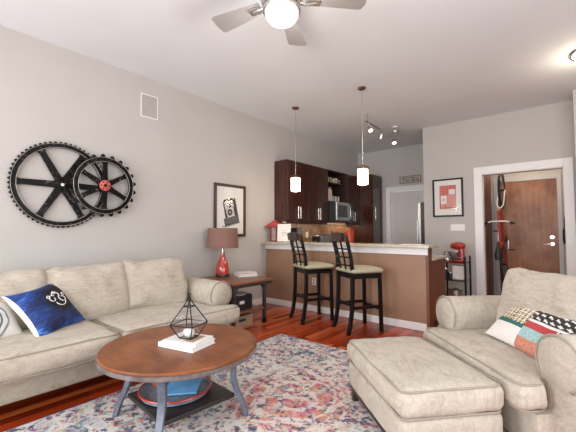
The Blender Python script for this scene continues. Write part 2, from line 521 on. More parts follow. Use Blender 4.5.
def rug_material():
    m, nt, b, co = base_mat('rug_pile', 0.95, spec=0.05)
    d = noise_n(nt, co, 3.2, 3, 0.6)
    vd = nd(nt, 'ShaderNodeVectorMath', operation='MULTIPLY_ADD'); nt.links.new(d.outputs['Color'], vd.inputs[0])
    vd.inputs[1].default_value = (0.22, 0.22, 0); nt.links.new(co, vd.inputs[2])
    dv = vd.outputs[0]
    n0 = noise_n(nt, co, 9, 5, 0.65)
    base = ramp(nt, n0.outputs[0], [(0.3, (0.40, 0.39, 0.39)), (0.5, (0.66, 0.64, 0.61)), (0.7, (0.78, 0.75, 0.71))])

    def patch(c_prev, color_stops, sc, thr, soft, seed, hs=7):
        mk = noise_n(nt, mapping(nt, dv, (1, 1, 1), loc=(seed, seed * 2.3, 0)), sc, 7, 0.68, 0.4)
        mask = ramp(nt, mk.outputs[0], [(thr, 0.0), (thr + soft, 1.0)])
        hue = noise_n(nt, mapping(nt, co, loc=(seed * 3.1, 1.7 * seed, 0)), hs, 2)
        cc = ramp(nt, hue.outputs[0], color_stops, 'LINEAR')
        return mixc(nt, mask, c_prev, cc)

    # broad warm fields and cool fields
    warm = [(0.3, (0.50, 0.10, 0.22)), (0.45, (0.62, 0.22, 0.20)), (0.6, (0.66, 0.32, 0.24)), (0.75, (0.45, 0.12, 0.33))]
    cool = [(0.3, (0.06, 0.07, 0.15)), (0.45, (0.16, 0.20, 0.26)), (0.6, (0.20, 0.33, 0.38)), (0.72, (0.20, 0.07, 0.30))]
    c = patch(base, cool, 6.5, 0.525, 0.035, 3.7)
    c = patch(c, warm, 4.6, 0.575, 0.03, 9.2)
    # two central medallions with coral ground and cream scrolls
    for (mx, my, rad) in ((2.62, 2.05, 0.52), (2.65, 0.35, 0.5)):
        s = nd(nt, 'ShaderNodeVectorMath', operation='SUBTRACT'); nt.links.new(dv, s.inputs[0]); s.inputs[1].default_value = (mx + 0.11, my + 0.11, 0)
        s0 = mapping(nt, s.outputs[0], (1.0, 0.8, 0))
        ln = nd(nt, 'ShaderNodeVectorMath', operation='LENGTH'); nt.links.new(s0, ln.inputs[0])
        fld = ramp(nt, ln.outputs['Value'], [(0.0, 1.0), (rad * 0.75, 0.95), (rad, 0.0)])
        wear = ramp(nt, noise_n(nt, co, 11, 6, 0.7).outputs[0], [(0.40, 0.0), (0.52, 1.0)])
        c = mixc(nt, math_n(nt, 'MULTIPLY', fld, wear), c, ramp(nt, noise_n(nt, co, 6, 3).outputs[0], [(0.3, (0.60, 0.14, 0.24)), (0.5, (0.66, 0.24, 0.19)), (0.7, (0.62, 0.34, 0.20))]))
        ring = math_n(nt, 'ABSOLUTE', math_n(nt, 'SINE', math_n(nt, 'MULTIPLY', ln.outputs['Value'], 24)))
        rm = ramp(nt, ring, [(0.0, 1.0), (0.30, 0.95), (0.40, 0.0)])
        c = mixc(nt, math_n(nt, 'MULTIPLY', math_n(nt, 'MULTIPLY', rm, fld), 0.85), c, (0.72, 0.68, 0.62))
    vo = nd(nt, 'ShaderNodeTexVoronoi', feature='DISTANCE_TO_EDGE', i_Scale=3.0); nt.links.new(dv, vo.inputs['Vector'])
    sc = ramp(nt, vo.outputs['Distance'], [(0.0, 0.1), (0.02, 0.9), (0.06, 0.9), (0.075, 0.0)])
    c = mixc(nt, sc, c, (0.72, 0.68, 0.62))
    # small speckled motifs of every colour
    mot = noise_n(nt, co, 17, 6, 0.72)
    mm = ramp(nt, mot.outputs[0], [(0.538, 0.0), (0.563, 1.0)])
    hue = noise_n(nt, co, 12, 1)
    hc = ramp(nt, hue.outputs[0], [(0.28, (0.05, 0.05, 0.12)), (0.40, (0.16, 0.20, 0.26)), (0.48, (0.35, 0.09, 0.28)), (0.56, (0.60, 0.16, 0.16)), (0.64, (0.62, 0.38, 0.16)), (0.74, (0.15, 0.34, 0.38))])
    c = mixc(nt, mm, c, hc)
    pale = ramp(nt, noise_n(nt, co, 20, 6, 0.75).outputs[0], [(0.54, 0.0), (0.60, 0.7)])
    c = mixc(nt, pale, c, (0.70, 0.66, 0.61))
    dk = ramp(nt, noise_n(nt, mapping(nt, co, loc=(5, 8, 0)), 13, 6, 0.74).outputs[0], [(0.555, 0.0), (0.585, 0.95)])
    c = mixc(nt, dk, c, (0.10, 0.10, 0.13))
    nt.links.new(c, b.inputs['Base Color'])
    bump(nt, b, noise_n(nt, co, 240, 2).outputs[0], 0.5, 0.006)
    return m


def granite_material():
    m, nt, b, co = base_mat('granite', 0.15)
    n = noise_n(nt, co, 60, 5, 0.7)
    c = ramp(nt, n.outputs[0], [(0.3, (0.12, 0.08, 0.05)), (0.42, (0.42, 0.34, 0.24)), (0.55, (0.62, 0.55, 0.44)), (0.7, (0.75, 0.70, 0.62))])
    nt.links.new(c, b.inputs['Base Color'])
    return m


def tile_material():
    m, nt, b, co = base_mat('backsplash_tile', 0.35)
    v = mapping(nt, co, rot=(R(45), 0, 0))
    sp = nd(nt, 'ShaderNodeSeparateXYZ'); nt.links.new(v, sp.inputs[0])
    cb = nd(nt, 'ShaderNodeCombineXYZ'); nt.links.new(sp.outputs[1], cb.inputs[0]); nt.links.new(sp.outputs[2], cb.inputs[1])
    br = nd(nt, 'ShaderNodeTexBrick', i_Scale=1.0, i_Mortar_Size=0.005, i_Brick_Width=0.15, i_Row_Height=0.15); br.offset = 0
    br.inputs['Color1'].default_value = (0.20, 0.125, 0.085, 1); br.inputs['Color2'].default_value = (0.29, 0.19, 0.13, 1); br.inputs['Mortar'].default_value = (0.36, 0.28, 0.21, 1)
    nt.links.new(cb.outputs[0], br.inputs['Vector'])
    n = noise_n(nt, co, 18, 4)
    nt.links.new(mixc(nt, 1.0, br.outputs[0], ramp(nt, n.outputs[0], [(0.3, (0.7, 0.7, 0.7)), (0.7, (1.25, 1.25, 1.25))]), 'MULTIPLY'), b.inputs['Base Color'])
    return m


def gear_material():
    m, nt, b, co = base_mat('worn_black_steel', 0.3, 0.1)
    n = noise_n(nt, co, 26, 6, 0.75)
    c = ramp(nt, n.outputs[0], [(0.0, (0.005, 0.005, 0.005)), (0.58, (0.008, 0.007, 0.007)), (0.64, (0.16, 0.12, 0.10)), (0.72, (0.42, 0.36, 0.31))])
    nt.links.new(c, b.inputs['Base Color'])
    b.inputs['Specular IOR Level'].default_value = 0.1
    return m


def galaxy_material():
    m, nt, b, co = base_mat('deep_blue_print', 0.7)
    n = noise_n(nt, mapping(nt, co, (1.0, 1.0, 2.6), rot=(0, R(25), 0)), 6, 6, 0.65, 0.8)
    c = ramp(nt, n.outputs[0], [(0.30, (0.004, 0.006, 0.025)), (0.45, (0.008, 0.025, 0.13)), (0.56, (0.014, 0.07, 0.33)), (0.64, (0.08, 0.24, 0.60)), (0.72, (0.45, 0.60, 0.80))])
    sp = nd(nt, 'ShaderNodeVectorMath', operation='DISTANCE'); nt.links.new(co, sp.inputs[0]); sp.inputs[1].default_value = (0.08, 0, 0.03)
    blk = ramp(nt, sp.outputs['Value'], [(0.12, 1.0), (0.22, 0.0)])
    c = mixc(nt, blk, c, (0.003, 0.003, 0.010))
    nt.links.new(c, b.inputs['Base Color'])
    return m


def grey_pillow_material():
    m, nt, b, co = base_mat('grey_ring_print', 0.8)
    ds = nd(nt, 'ShaderNodeVectorMath', operation='DISTANCE'); nt.links.new(co, ds.inputs[0]); ds.inputs[1].default_value = (0.0, 0, -0.06)
    n = noise_n(nt, co, 7, 3)
    w = math_n(nt, 'SINE', math_n(nt, 'ADD', math_n(nt, 'MULTIPLY', ds.outputs['Value'], 190), math_n(nt, 'MULTIPLY', n.outputs[0], 8)))
    st = ramp(nt, w, [(0.35, (0.62, 0.60, 0.57)), (0.6, (0.12, 0.13, 0.15))])
    inn = ramp(nt, ds.outputs['Value'], [(0.15, 1.0), (0.17, 0.0)])
    nt.links.new(mixc(nt, inn, (0.66, 0.63, 0.58), st), b.inputs['Base Color'])
    return m


M_floor = floor_material(); M_rug = rug_material(); M_granite = granite_material(); M_tile = tile_material(); M_gear = gear_material()
M_galaxy = galaxy_material(); M_greypillow = grey_pillow_material()

# ------------------------------------------------------------------ the room
YB = 7.95; YP = 6.775; XR = 6.0; YR = -2.6; XJ = 4.315; YJ = 6.30


def struct(name, bm, m, **kw):
    o = obj(name, bm, m, **kw); o['kind'] = 'structure'; return o


struct('floor', bx(-0.15, XR + .15, YR - .15, YB + .15, -0.12, 0), M_floor, smooth=False)
struct('ceiling', bx(-0.15, XR + .15, YR - .15, YB + .15, HC, HC + 0.12), M_ceil, smooth=False)
struct('wall_left', bx(-0.15, 0, YR - .15, YB + .15, 0, HC), M_wall, smooth=False)
# back wall with two door openings
b = BM()
for x0, x1, z0, z1 in ((0, 0.86, 0, HC), (1.68, 3.11, 0, HC), (4.075, XR, 0, HC), (0.86, 1.68, 2.24, HC), (3.11, 4.075, 2.25, HC)):
    box(b, x0, x1, YB, YB + 0.12, z0, z1)
struct('wall_back', b, M_wall, smooth=False)
# partition wall with the cased opening
b = BM()
box(b, 2.05, 3.045, YP, YP + 0.13, 0, HC); box(b, 4.18, XJ, YP, YP + 0.13, 0, HC); box(b, 3.045, 4.18, YP, YP + 0.13, 2.27, HC)
struct('wall_partition', b, M_wall, smooth=False)
struct('wall_entry_left', bx(2.86, 2.985, YP + 0.13, YB, 0, HC), M_wall, smooth=False)
struct('wall_entry_right', bx(4.2, XJ, YP + 0.13, YB, 0, HC), M_wall, smooth=False)
b = BM(); box(b, XJ, XJ + 0.1, YJ, YP + 0.13, 0, HC); box(b, XJ + 0.1, XR, YJ, YJ + 0.1, 0, HC)
struct('wall_right_return', b, M_wall, smooth=False)
# right wall and rear wall with window openings
b = BM()
box(b, XR, XR + .15, YR, 0.35, 0, HC); box(b, XR, XR + .15, 2.85, YB, 0, HC); box(b, XR, XR + .15, 0.35, 2.85, 0, 0.55); box(b, XR, XR + .15, 0.35, 2.85, 2.95, HC)
struct('wall_right', b, M_wall, smooth=False)
b = BM()
for x0, x1 in ((0, 0.5), (2.5, 3.1), (5.1, XR)): box(b, x0, x1, YR - .15, YR, 0, HC)
for x0, x1 in ((0.5, 2.5), (3.1, 5.1)): box(b, x0, x1, YR - .15, YR, 0, 0.55); box(b, x0, x1, YR - .15, YR, 2.95, HC)
struct('wall_rear', b, M_wall, smooth=False)
for i, (x0, x1) in enumerate(((0.5, 2.5), (3.1, 5.1))):
    b = BM()
    for z in (0.55, 1.75, 2.91): box(b, x0, x1, YR - .1, YR - .04, z, z + .04)
    for x in (x0, (x0 + x1) / 2 - .02, x1 - .04): box(b, x, x + .04, YR - .1, YR - .04, 0.55, 2.95)
    w = struct('window_%d' % (i + 1), b, M_white, smooth=False)
    obj('pane', bx(x0, x1, YR - .075, YR - .07, 0.57, 2.93), M_glass, w, smooth=False)
b = BM()
for z in (0.55, 1.75, 2.91): box(b, XR + .04, XR + .1, 0.35, 2.85, z, z + .04)
for y in (0.35, 1.58, 2.81): box(b, XR + .04, XR + .1, y, y + .04, 0.55, 2.95)
w = struct('window_3', b, M_white, smooth=False)
obj('pane', bx(XR + .07, XR + .075, 0.35, 2.85, 0.57, 2.93), M_glass, w, smooth=False)

# trims
b = BM(); YT = YP - 0.022
box(b, 2.925, 3.05, YT, YP, 0, 2.40); box(b, 4.175, 4.29, YT, YP, 0, 2.40); box(b, 3.05, 4.175, YT, YP, 2.265, 2.40)
box(b, 3.045, 3.06, YP, YP + 0.13, 0, 2.27); box(b, 4.165, 4.18, YP, YP + 0.13, 0, 2.27); box(b, 3.06, 4.165, YP, YP + .13, 2.255, 2.27)
struct('trim_1', b, M_white, smooth=False, bevel=0.004)
b = BM(); box(b, 0.765, 0.875, YB - .022, YB, 0, 2.345); box(b, 1.67, 1.78, YB - .022, YB, 0, 2.345); box(b, 0.875, 1.67, YB - .022, YB, 2.225, 2.345)
struct('trim_2', b, M_white, smooth=False, bevel=0.004)
b = BM(); box(b, 3.06, 3.125, YB - .025, YB, 0, 2.335); box(b, 4.06, 4.125, YB - .025, YB, 0, 2.335); box(b, 3.125, 4.06, YB - .025, YB, 2.24, 2.335)
struct('trim_3', b, M_frameg, smooth=False, bevel=0.004)
struct('baseboard_left', bx(0, 0.016, YR, 4.46, 0, 0.10), M_white, smooth=False, bevel=0.004)
struct('baseboard_partition', bx(2.05, 2.925, YP - .016, YP, 0, 0.10), M_white, smooth=False, bevel=0.004)
# white kitchen door
d1 = struct('door_1', bx(0.877, 1.668, YB + .01, YB + .05, 0.01, 2.222), M_doorw, smooth=False)
b = BM()
for z0, z1 in ((0.25, 1.0), (1.2, 2.05)):
    for f in ((1.0, 1.55, z0, z0 + .02), (1.0, 1.55, z1 - .02, z1), (1.0, 1.02, z0, z1), (1.53, 1.55, z0, z1)):
        box(b, f[0], f[1], YB + .002, YB + .012, f[2], f[3])
obj('panel_moulding', b, M_doorw, d1, smooth=False)
b = BM()
for z in (0.3, 1.1, 1.95): box(b, 0.872, 0.884, YB - .004, YB + .011, z, z + .1)
obj('hinge', b, M_chrome, d1, smooth=False)
# front door
d2 = struct('door_2', bx(3.127, 4.058, YB - .01, YB + .04, 0.01, 2.238), M_frontdoor, smooth=False, bevel=0.003)
b = BM(); cyl(b, (3.965, YB - .01, 1.155), (3.965, YB - .035, 1.155), 0.033, 20); o = obj('deadbolt', b, M_chrome, d2); o['label'] = 'polished metal deadbolt'
b = BM(); cyl(b, (3.965, YB - .01, 1.03), (3.965, YB - .025, 1.03), 0.034, 20); cyl(b, (3.965, YB - .02, 1.03), (3.965, YB - .07, 1.03), 0.012, 10)
tube(b, [(3.965, YB - .065, 1.03), (3.92, YB - .068, 1.028), (3.85, YB - .062, 1.02)], [0.013, 0.012, 0.009], 10)
o = obj('door_handle', b, M_chrome, d2); o['label'] = 'polished metal lever handle'
# closet door of reddish wood on the left side of the entry
d3 = struct('door_3', bx(2.985, 3.01, 6.91, 7.92, 0.01, 2.60), M_hallwood, smooth=False, bevel=0.003)
b = BM()
for y in (6.97, 7.44): box(b, 3.01, 3.018, y, y + .42, 0.15, 2.4)
obj('door_panel', b, M_hallwood, d3, smooth=False, bevel=0.003)
# backsplash
struct('trim_4', bx(0, 0.012, 4.62, 7.39, 0.93, 1.47), M_tile, smooth=False)

# rug
o = obj('area_rug', bx(1.46, 3.98, -0.55, 3.20, 0.0, 0.012), M_rug, smooth=False, bevel=0.004)
tag(o, 'large distressed rug in cream, coral, purple and navy under the round coffee table', 'rug')
b = tube(BM(), [(1.46, -0.55, .007), (3.98, -0.55, .007), (3.98, 3.2, .007), (1.46, 3.2, .007)], 0.007, 6, closed=True)
e = obj('edge_binding', b, mat('rug_binding', (0.17, 0.20, 0.32), 0.9, var=0.2, scale=40), o); e['label'] = 'narrow blue grey bound edge'

# ------------------------------------------------------------------ sofa
def back_cushion(w, h, t, seed):
    bm = cushion(w, h, t, rad=0.075, puff=0.05, n=18, seed=seed, wr=0.016)
    # crown the top edge and lift the corners a little like loose suede cushions
    for v in bm.verts:
        u = v.co.x / (w / 2); s = v.co.y / (h / 2)
        if s > 0.3:
            v.co.y += 0.05 * (abs(u) ** 4) * (s - .3); v.co.x += 0.012 * u * (abs(u) ** 4) * (s - .3)
    return bm


def back_piping(w, h, t):
    pts = []
    for k in range(96):
        a = 2 * PI * k / 96; c_, s_ = math.cos(a), math.sin(a)
        x = math.copysign(abs(c_) ** 0.22, c_) * w / 2; y = math.copysign(abs(s_) ** 0.22, s_) * h / 2
        u = x / (w / 2); sy = y / (h / 2)
        if sy > .3: y += 0.05 * (abs(u) ** 4) * (sy - .3); x += 0.012 * u * (abs(u) ** 4) * (sy - .3)
        q = Vector((x, y, t)); pts.append(q + noise.noise_vector(q * 8) * 0.006)
    return tube(BM(), pts, 0.0055, 6, closed=True)


sofa = thing('sofa', 'long beige suede sofa with rolled arms along the left wall', 'sofa', (0.82, 1.24, 0), R(90))
# local: +x = world +y, -y = world +x (front)
obj('frame', cushion(2.34, 1.02, 0.235, rad=0.03, puff=0.0, n=10, wr=0.003), M_suede, sofa, (0, 0.03, 0.10))
obj('frame_back', cushion(2.50, 0.24, 0.62, rad=0.08, puff=0.01, n=12, wr=0.004), M_suede, sofa, (0, 0.46, 0.20))
for s in (-1, 1):
    ab, pb = rolled_arm(1.02, 0.145, 0.575, 0.11, 0.115, 0.13, s)
    a = obj('arm', ab, M_suede, sofa, (s * 1.185, -0.455, 0), angle=60)
    obj('piping', pb, M_piping, a)
    bm = cushion(1.03, 0.98, 0.165, rad=0.06, puff=0.022, n=18, seed=3 + s, wr=0.006)
    # T-shaped ear in front of the arm
    def ear(p, s=s):
        if s * p.x > 0.36 and p.y < -0.30:
            k = min(1, (s * p.x - 0.36) / 0.15)
            p.x += s * 0.20 * k * min(1, (-0.30 - p.y) / 0.05)
    for v in bm.verts: ear(v.co)
    c = obj('seat_cushion', bm, M_suede, sofa, (s * 0.525, -0.235, 0.325))
    for z in (0.155, 0.010):
        obj('piping', piping(1.03 - .025, 0.98 - .025, z, 0.05, 0.006, 0.006, ear), M_piping, c)
for i in range(3):
    wd = 0.68
    c = obj('back_cushion', back_cushion(wd, 0.475, 0.20, i * 5 + 2), M_suede, sofa, (-0.66 + 0.655 * i, 0.10 + 0.01 * i, 0.665 + .008 * i), (R(90 - 14), 0, R((0, 1.0, -2)[i])))
    obj('piping', back_piping(wd + .004, 0.479, 0.15), M_piping, c)
for x in (-1.1, 1.1):
    for y in (-0.40, 0.42):
        b = BM(); lathe(b, [(0.028, 0), (0.04, 0.115)], 12); obj('leg', b, M_darkleg, sofa, (x, y, 0))

# pillows on the sofa
p1 = thing('throw_pillow', 'deep blue printed pillow with a white line drawing, on the sofa', 'pillow')


def frame_from(x, z):
    x = Vector(x).normalized(); z = Vector(z); z = (z - x * z.dot(x)).normalized(); y = z.cross(x)
    return Matrix((x, y, z)).transposed()


def place(o, center, x, z):
    m4 = frame_from(x, z).to_4x4(); m4.translation = Vector(center); o.matrix_world = m4; o.location = m4.translation; o.rotation_euler = m4.to_euler()


# local -Y is the face: x axis runs to the viewer's right
def blue_fn(u, v, side):
    return 1 if side == 1 else (1 if u < 0.03 else 0)


obj('cover', pillow(0.47, 0.44, 0.15, colfn=blue_fn, seed=4, pinch=0.14), [M_galaxy, M_paper], p1)
sw = BM()
def face_y(x, z, w=0.47, h=0.44, t=0.15):
    u = x / (w / 2); v = z / (h / 2)
    return -t / 2 * (max((1 - abs(u) ** 2.6) * (1 - abs(v) ** 2.6), 0)) ** 0.55 - 0.006
def stroke(pts, r=0.0035):
    tube(sw, [(x, face_y(x, z), z) for x, z in pts], r, 6)
def arc(cx, cz, r, a0, a1, n=14, sp=0):
    return [(cx + (r - sp * k / n) * math.cos(R(a0 + (a1 - a0) * k / n)), cz + (r - sp * k / n) * math.sin(R(a0 + (a1 - a0) * k / n))) for k in range(n + 1)]
stroke(arc(0.02, 0.035, 0.034, 40, 380, 18, 0.018)); stroke(arc(0.105, 0.02, 0.036, 120, 470, 18, 0.02)); stroke(arc(0.062, 0.06, 0.03, -30, 180)); stroke(arc(0.062, 0.085, 0.012, 0, 360))
stroke(arc(0.07, 0.005, 0.045, 190, 340)); stroke(arc(-0.005, 0.06, 0.012, 0, 360)); stroke(arc(0.135, 0.055, 0.012, 0, 300))
e = obj('line_drawing', sw, M_paper, p1); e['label'] = 'white curled line drawing'
place(p1, (1.04, 0.87, 0.655), (-0.22, 0.36, 0.045), (-0.26, -0.235, 0.40))
p2 = obj('throw_pillow', pillow(0.46, 0.44, 0.15, seed=9, pinch=0.08), M_greypillow)
tag(p2, 'off white pillow with grey ring print at the left edge of the sofa', 'pillow')
place(p2, (0.98, 0.47, 0.655), (-0.10, 0.42, 0.0), (-0.30, -0.18, 0.38))

# ------------------------------------------------------------------ ottoman and chair and a half
ott = thing('ottoman', 'square beige suede ottoman pushed against the armchair', 'ottoman', (3.42, 2.23, 0), R(-42))
obj('base', cushion(0.87, 0.58, 0.185, rad=0.035, puff=0.004, n=12, seed=2, wr=0.003), M_suede, ott, (0, 0, 0.115))
c = obj('top_cushion', cushion(0.89, 0.60, 0.15, rad=0.055, puff=0.025, n=20, seed=6, wr=0.006), M_suede, ott, (0, 0, 0.297))
for z in (0.142, 0.008):
    obj('piping', piping(0.866, 0.576, z, 0.05, 0.006, 0.006), M_piping, c)
for x in (-0.39, 0.39):
    for y in (-0.25, 0.25):
        b = BM(); box(b, -.022, .022, -.022, .022, 0.0125, 0.125); obj('leg', b, M_darkleg, ott, (x, y, 0), bevel=0.004)
b = BM()
for y in (-0.27, 0.27): bar(b, (-0.41, y, 0.108), (0.41, y, 0.108), 0.02, 0.02)
for x in (-0.41, 0.41): bar(b, (x, -0.27, 0.108), (x, 0.27, 0.108), 0.02, 0.02)
obj('base_rail', b, M_darkleg, ott)

ch = thing('armchair', 'wide beige suede armchair with rolled arms, facing the sofa', 'armchair', (3.99, 2.86, 0), R(-46))
obj('frame', cushion(1.06, 0.84, 0.22, rad=0.03, puff=0, n=8, wr=0.003), M_suede, ch, (0, 0.02, 0.10))
obj('frame_back', cushion(1.28, 0.22, 0.62, rad=0.08, puff=0.01, n=10, wr=0.004), M_suede, ch, (0, 0.42, 0.14))
for s in (-1, 1):
    ab, pb = rolled_arm(0.76, 0.145, 0.575, 0.09, 0.115, 0.11, s)
    a = obj('arm', ab, M_suede, ch, (s * 0.545, -0.30, 0), angle=60)
    obj('piping', pb, M_piping, a)
bm = cushion(0.90, 0.80, 0.15, rad=0.06, puff=0.03, n=22, seed=8, wr=0.007)
def chair_ear(p):
    ax = abs(p.x)
    if ax > 0.33 and p.y < -0.21:
        k = min(1, (ax - 0.33) / 0.1); p.x += math.copysign(0.09 * k * min(1, (-0.21 - p.y) / 0.04), p.x)
for v in bm.verts: chair_ear(v.co)
c = obj('seat_cushion', bm, M_suede, ch, (0, -0.10, 0.325))
for z in (0.141, 0.009):
    obj('piping', piping(.90 - .025, .80 - .025, z, .055, .006, .006, chair_ear), M_piping, c)
c = obj('back_cushion', back_cushion(0.82, 0.50, 0.20, 14), M_suede, ch, (0.10, 0.205, 0.675), (R(90 - 15), 0, R(2)))
obj('piping', back_piping(.824, .504, 0.15), M_piping, c)
for x in (-0.5, 0.5):
    for y in (-0.35, 0.4):
        z0 = 0.0125 if (x < 0 and y < 0) else 0.0; b = BM(); lathe(b, [(0.024, z0), (0.034, 0.105)], 12); obj('leg', b, M_darkleg, ch, (x, y, 0))

# patchwork pillow on the armchair
PW = [M_cream, M_blackp, mat('patch_green', (0.02, 0.13, 0.10), 0.8), mat('patch_red', (0.42, 0.05, 0.05), 0.8), mat('patch_teal', (0.30, 0.47, 0.46), 0.8, var=0.25, scale=80), mat('patch_coral', (0.52, 0.21, 0.14), 0.8, var=0.3, scale=90), mat('patch_mustard', (0.44, 0.30, 0.10), 0.8), mat('patch_grey', (0.33, 0.36, 0.38), 0.8)]


def patch_fn(u, v, side):
    if side == 1: return 7
    if u < 0.40:
        if v > 0.86: return 2
        if v > 0.42:
            i = int(u * 22); j = int((v - .42) * 26)
            f = (u * 22) % 1; g = ((v - .42) * 26) % 1
            return (1 if f > g * .9 and j % 2 == 0 else 6 if j % 2 else 0) if f + .2 > g else 0
        if v > 0.34: return 2
        return 0
    if v > 0.90: return 1 if int(u * 36) % 2 else 0
    if v > 0.58:
        f = ((u + (v - .58) * .6) * 13) % 1; g = ((v - .58) * 11) % 1
        return 0 if abs(f - .5) + abs(g - .5) < 0.36 else 1
    if v > 0.53: return 0
    if v > 0.40: return 3 if u < 0.72 else (0 if int(u * 30) % 2 else 1)
    if v > 0.20: return 4
    return 5


pp1 = obj('throw_pillow', pillow(0.72, 0.37, 0.13, n=64, colfn=patch_fn, seed=3, pinch=0.05), PW)
tag(pp1, 'patchwork lumbar pillow in red, green, black and white on the armchair', 'pillow')
ca, sa = math.cos(R(-46)), math.sin(R(-46))
def chw(x, y, z): return (3.99 + ca * x - sa * y, 2.86 + sa * x + ca * y, z)
place(pp1, chw(0.185, -0.06, 0.632), Vector((ca, sa, -0.06)), Vector((-sa * 0.72, ca * 0.72, 0.72)))

# ------------------------------------------------------------------ coffee table
TX, TY = 2.150, 1.36
ct = thing('coffee_table', 'round brown wood coffee table with grey splayed legs and low shelf', 'table', (TX, TY, 0), R(-5))
ct.scale = (0.985, 0.985, 1.068)
b = BM(); lathe(b, [(0, 0.44), (0.50, 0.44), (0.512, 0.445), (0.519, 0.452), (0.519, 0.462), (0.515, 0.467), (0.0, 0.468)], 72); obj('table_top', b, M_tabletop, ct)
b = BM(); lathe(b, [(0.46, 0.415), (0.505, 0.418), (0.522, 0.426), (0.5235, 0.444), (0.517, 0.449), (0.46, 0.449)], 72); o = obj('rim', b, M_tablerim, ct); o['label'] = 'worn grey painted rim'
b = BM()
for k in range(4):
    a0 = R(-135 + 90 * k); p = Vector((0.36 * math.cos(a0), 0.36 * math.sin(a0), 0.385)); a1 = R(-45 + 90 * k); q = Vector((0.36 * math.cos(a1), 0.36 * math.sin(a1), 0.385))
    bar(b, p, q, 0.022, 0.06)
obj('apron', b, M_tableleg, ct, bevel=0.003)
for k in range(4):
    a = R(-135 + 90 * k); bm = BM(); rings = []
    for i in range(13):
        t = i / 12; z = 0.42 * (1 - t) + (0.013 if t == 1 else 0.013 * t)
        rr = 0.395 - 0.035 * math.sin(PI * min(t * 1.25, 1)) + 0.055 * max(0, t - 0.35) ** 1.5 / 0.52
        wv = 0.052 - 0.012 * t
        th = 0.04 - 0.006 * t
        rings.append([bm.verts.new((math.cos(a) * (rr + dr) - math.sin(a) * ds, math.sin(a) * (rr + dr) + math.cos(a) * ds, z)) for dr, ds in ((-th / 2, -wv / 2), (th / 2, -wv / 2), (th / 2, wv / 2), (-th / 2, wv / 2))])
    for A, B in zip(rings, rings[1:]):
        for j in range(4): bm.faces.new((A[j], A[(j + 1) % 4], B[(j + 1) % 4], B[j]))
    bm.faces.new(rings[0][::-1]); bm.faces.new(rings[-1])
    obj('leg', bm, M_tableleg, ct, angle=50, bevel=0.004)
M = Matrix.Rotation(R(45), 4, 'Z')
obj('shelf', bx(-0.262, 0.262, -0.262, 0.262, 0.125, 0.15), M_shelfblk, ct, smooth=False, bevel=0.003)
# bowl and contents on the shelf
bw = thing('serving_bowl', 'wide shallow pale bowl with a red rim on the coffee table shelf', 'bowl', (TX - .05, TY - 0.01, 0.1607))
b = BM(); lathe(b, [(0, 0), (0.20, 0.0), (0.225, 0.008), (0.238, 0.034), (0.232, 0.034), (0.215, 0.012), (0.18, 0.008), (0, 0.007)], 40); obj('basin', b, mat('pale_enamel', (0.24, 0.28, 0.34), 0.25, var=0.35, scale=30), bw)
b = BM(); tube(b, [(0.236 * math.cos(2 * PI * k / 40), 0.236 * math.sin(2 * PI * k / 40), 0.035) for k in range(40)], 0.007, 8, closed=True); o = obj('rim', b, M_redpaint, bw); o['label'] = 'red rim'
M_blue = mat('blue_cover', (0.13, 0.33, 0.58), 0.35, var=0.25, scale=10)
bk = obj('booklet', bx(-.11, .11, -.075, .075, 0, 0.012), [M_blue], None, (TX + .02, TY + .0, 0.200), (R(9), R(-4), R(40)), smooth=False, bevel=0.002)
tag(bk, 'bright blue booklet lying in the red rimmed bowl', 'booklet')
b = BM(); lathe(b, [(0, 0), (0.03, 0), (0.045, 0.03), (0.048, 0.06), (0.035, 0.085), (0.03, 0.09), (0, 0.09)], 20)
o = obj('wooden_pot', b, M_sidewood, None, (TX - .19, TY - .06, 0.1695)); tag(o, 'small brown rounded pot at the left of the red rimmed bowl', 'pot')

# books and terrarium on the table
def book(name, label, w, d, h, loc, rz, cover, group=None, cat='book'):
    t = thing(name, label, cat, loc, rz, group)
    b = BM(); box(b, -w / 2, w / 2, -d / 2, d / 2, 0, 0.003); box(b, -w / 2, w / 2, -d / 2, d / 2, h - .003, h); box(b, -w / 2, -w / 2 + .004, -d / 2, d / 2, 0.003, h - .003)
    obj('cover', b, cover, t, smooth=False)
    obj('pages', bx(-w / 2 + .004, w / 2 - .006, -d / 2 + .005, d / 2 - .005, 0.003, h - .003), M_paper, t, smooth=False)
    return t


M_bookwhite = mat('book_white', (0.80, 0.77, 0.74), 0.4, var=0.04)
BZ = 0.5005
BX_, BY_ = 2.222, 1.366
book('book', 'thick white hardcover book at the bottom on the coffee table', 0.30, 0.225, 0.030, (BX_ - .01, BY_ - .005, BZ), R(13), M_bookwhite)
bt = book('book', 'thin white book under the glass terrarium', 0.265, 0.20, 0.014, (BX_ - .005, BY_ + .003, BZ + 0.0305), R(17), M_bookwhite)
b = BM(); box(b, 0.01, 0.09, -0.07, 0.07, 0.0142, 0.0147); o = obj('cover_print', b, M_tan, bt, smooth=False); o['label'] = 'brown strip printed on the cover'
tz = BZ + 0.0452
te = thing('terrarium', 'pointed geometric glass terrarium with black edges on the books', 'terrarium', (BX_ - .005, BY_ + .005, tz), R(20))
base = [Vector((0.062 * math.cos(R(45 + 90 * k)), 0.062 * math.sin(R(45 + 90 * k)), 0.005)) for k in range(4)]
mid = [Vector((0.125 * math.cos(R(45 + 90 * k)), 0.125 * math.sin(R(45 + 90 * k)), 0.095)) for k in range(4)]
apex = Vector((0, 0, 0.265)); up4 = [m_.lerp(apex, 0.68) for m_ in mid]
b = BM()
for k in range(4):
    k2 = (k + 1) % 4
    for p, q in ((base[k], base[k2]), (mid[k], mid[k2]), (base[k], mid[k]), (mid[k], apex), (up4[k], up4[k2])):
        tube(b, [p, q], 0.0038, 6)
tube(b, [apex - Vector((0, 0, .004)), apex + Vector((0, 0, .012))], 0.007, 8)
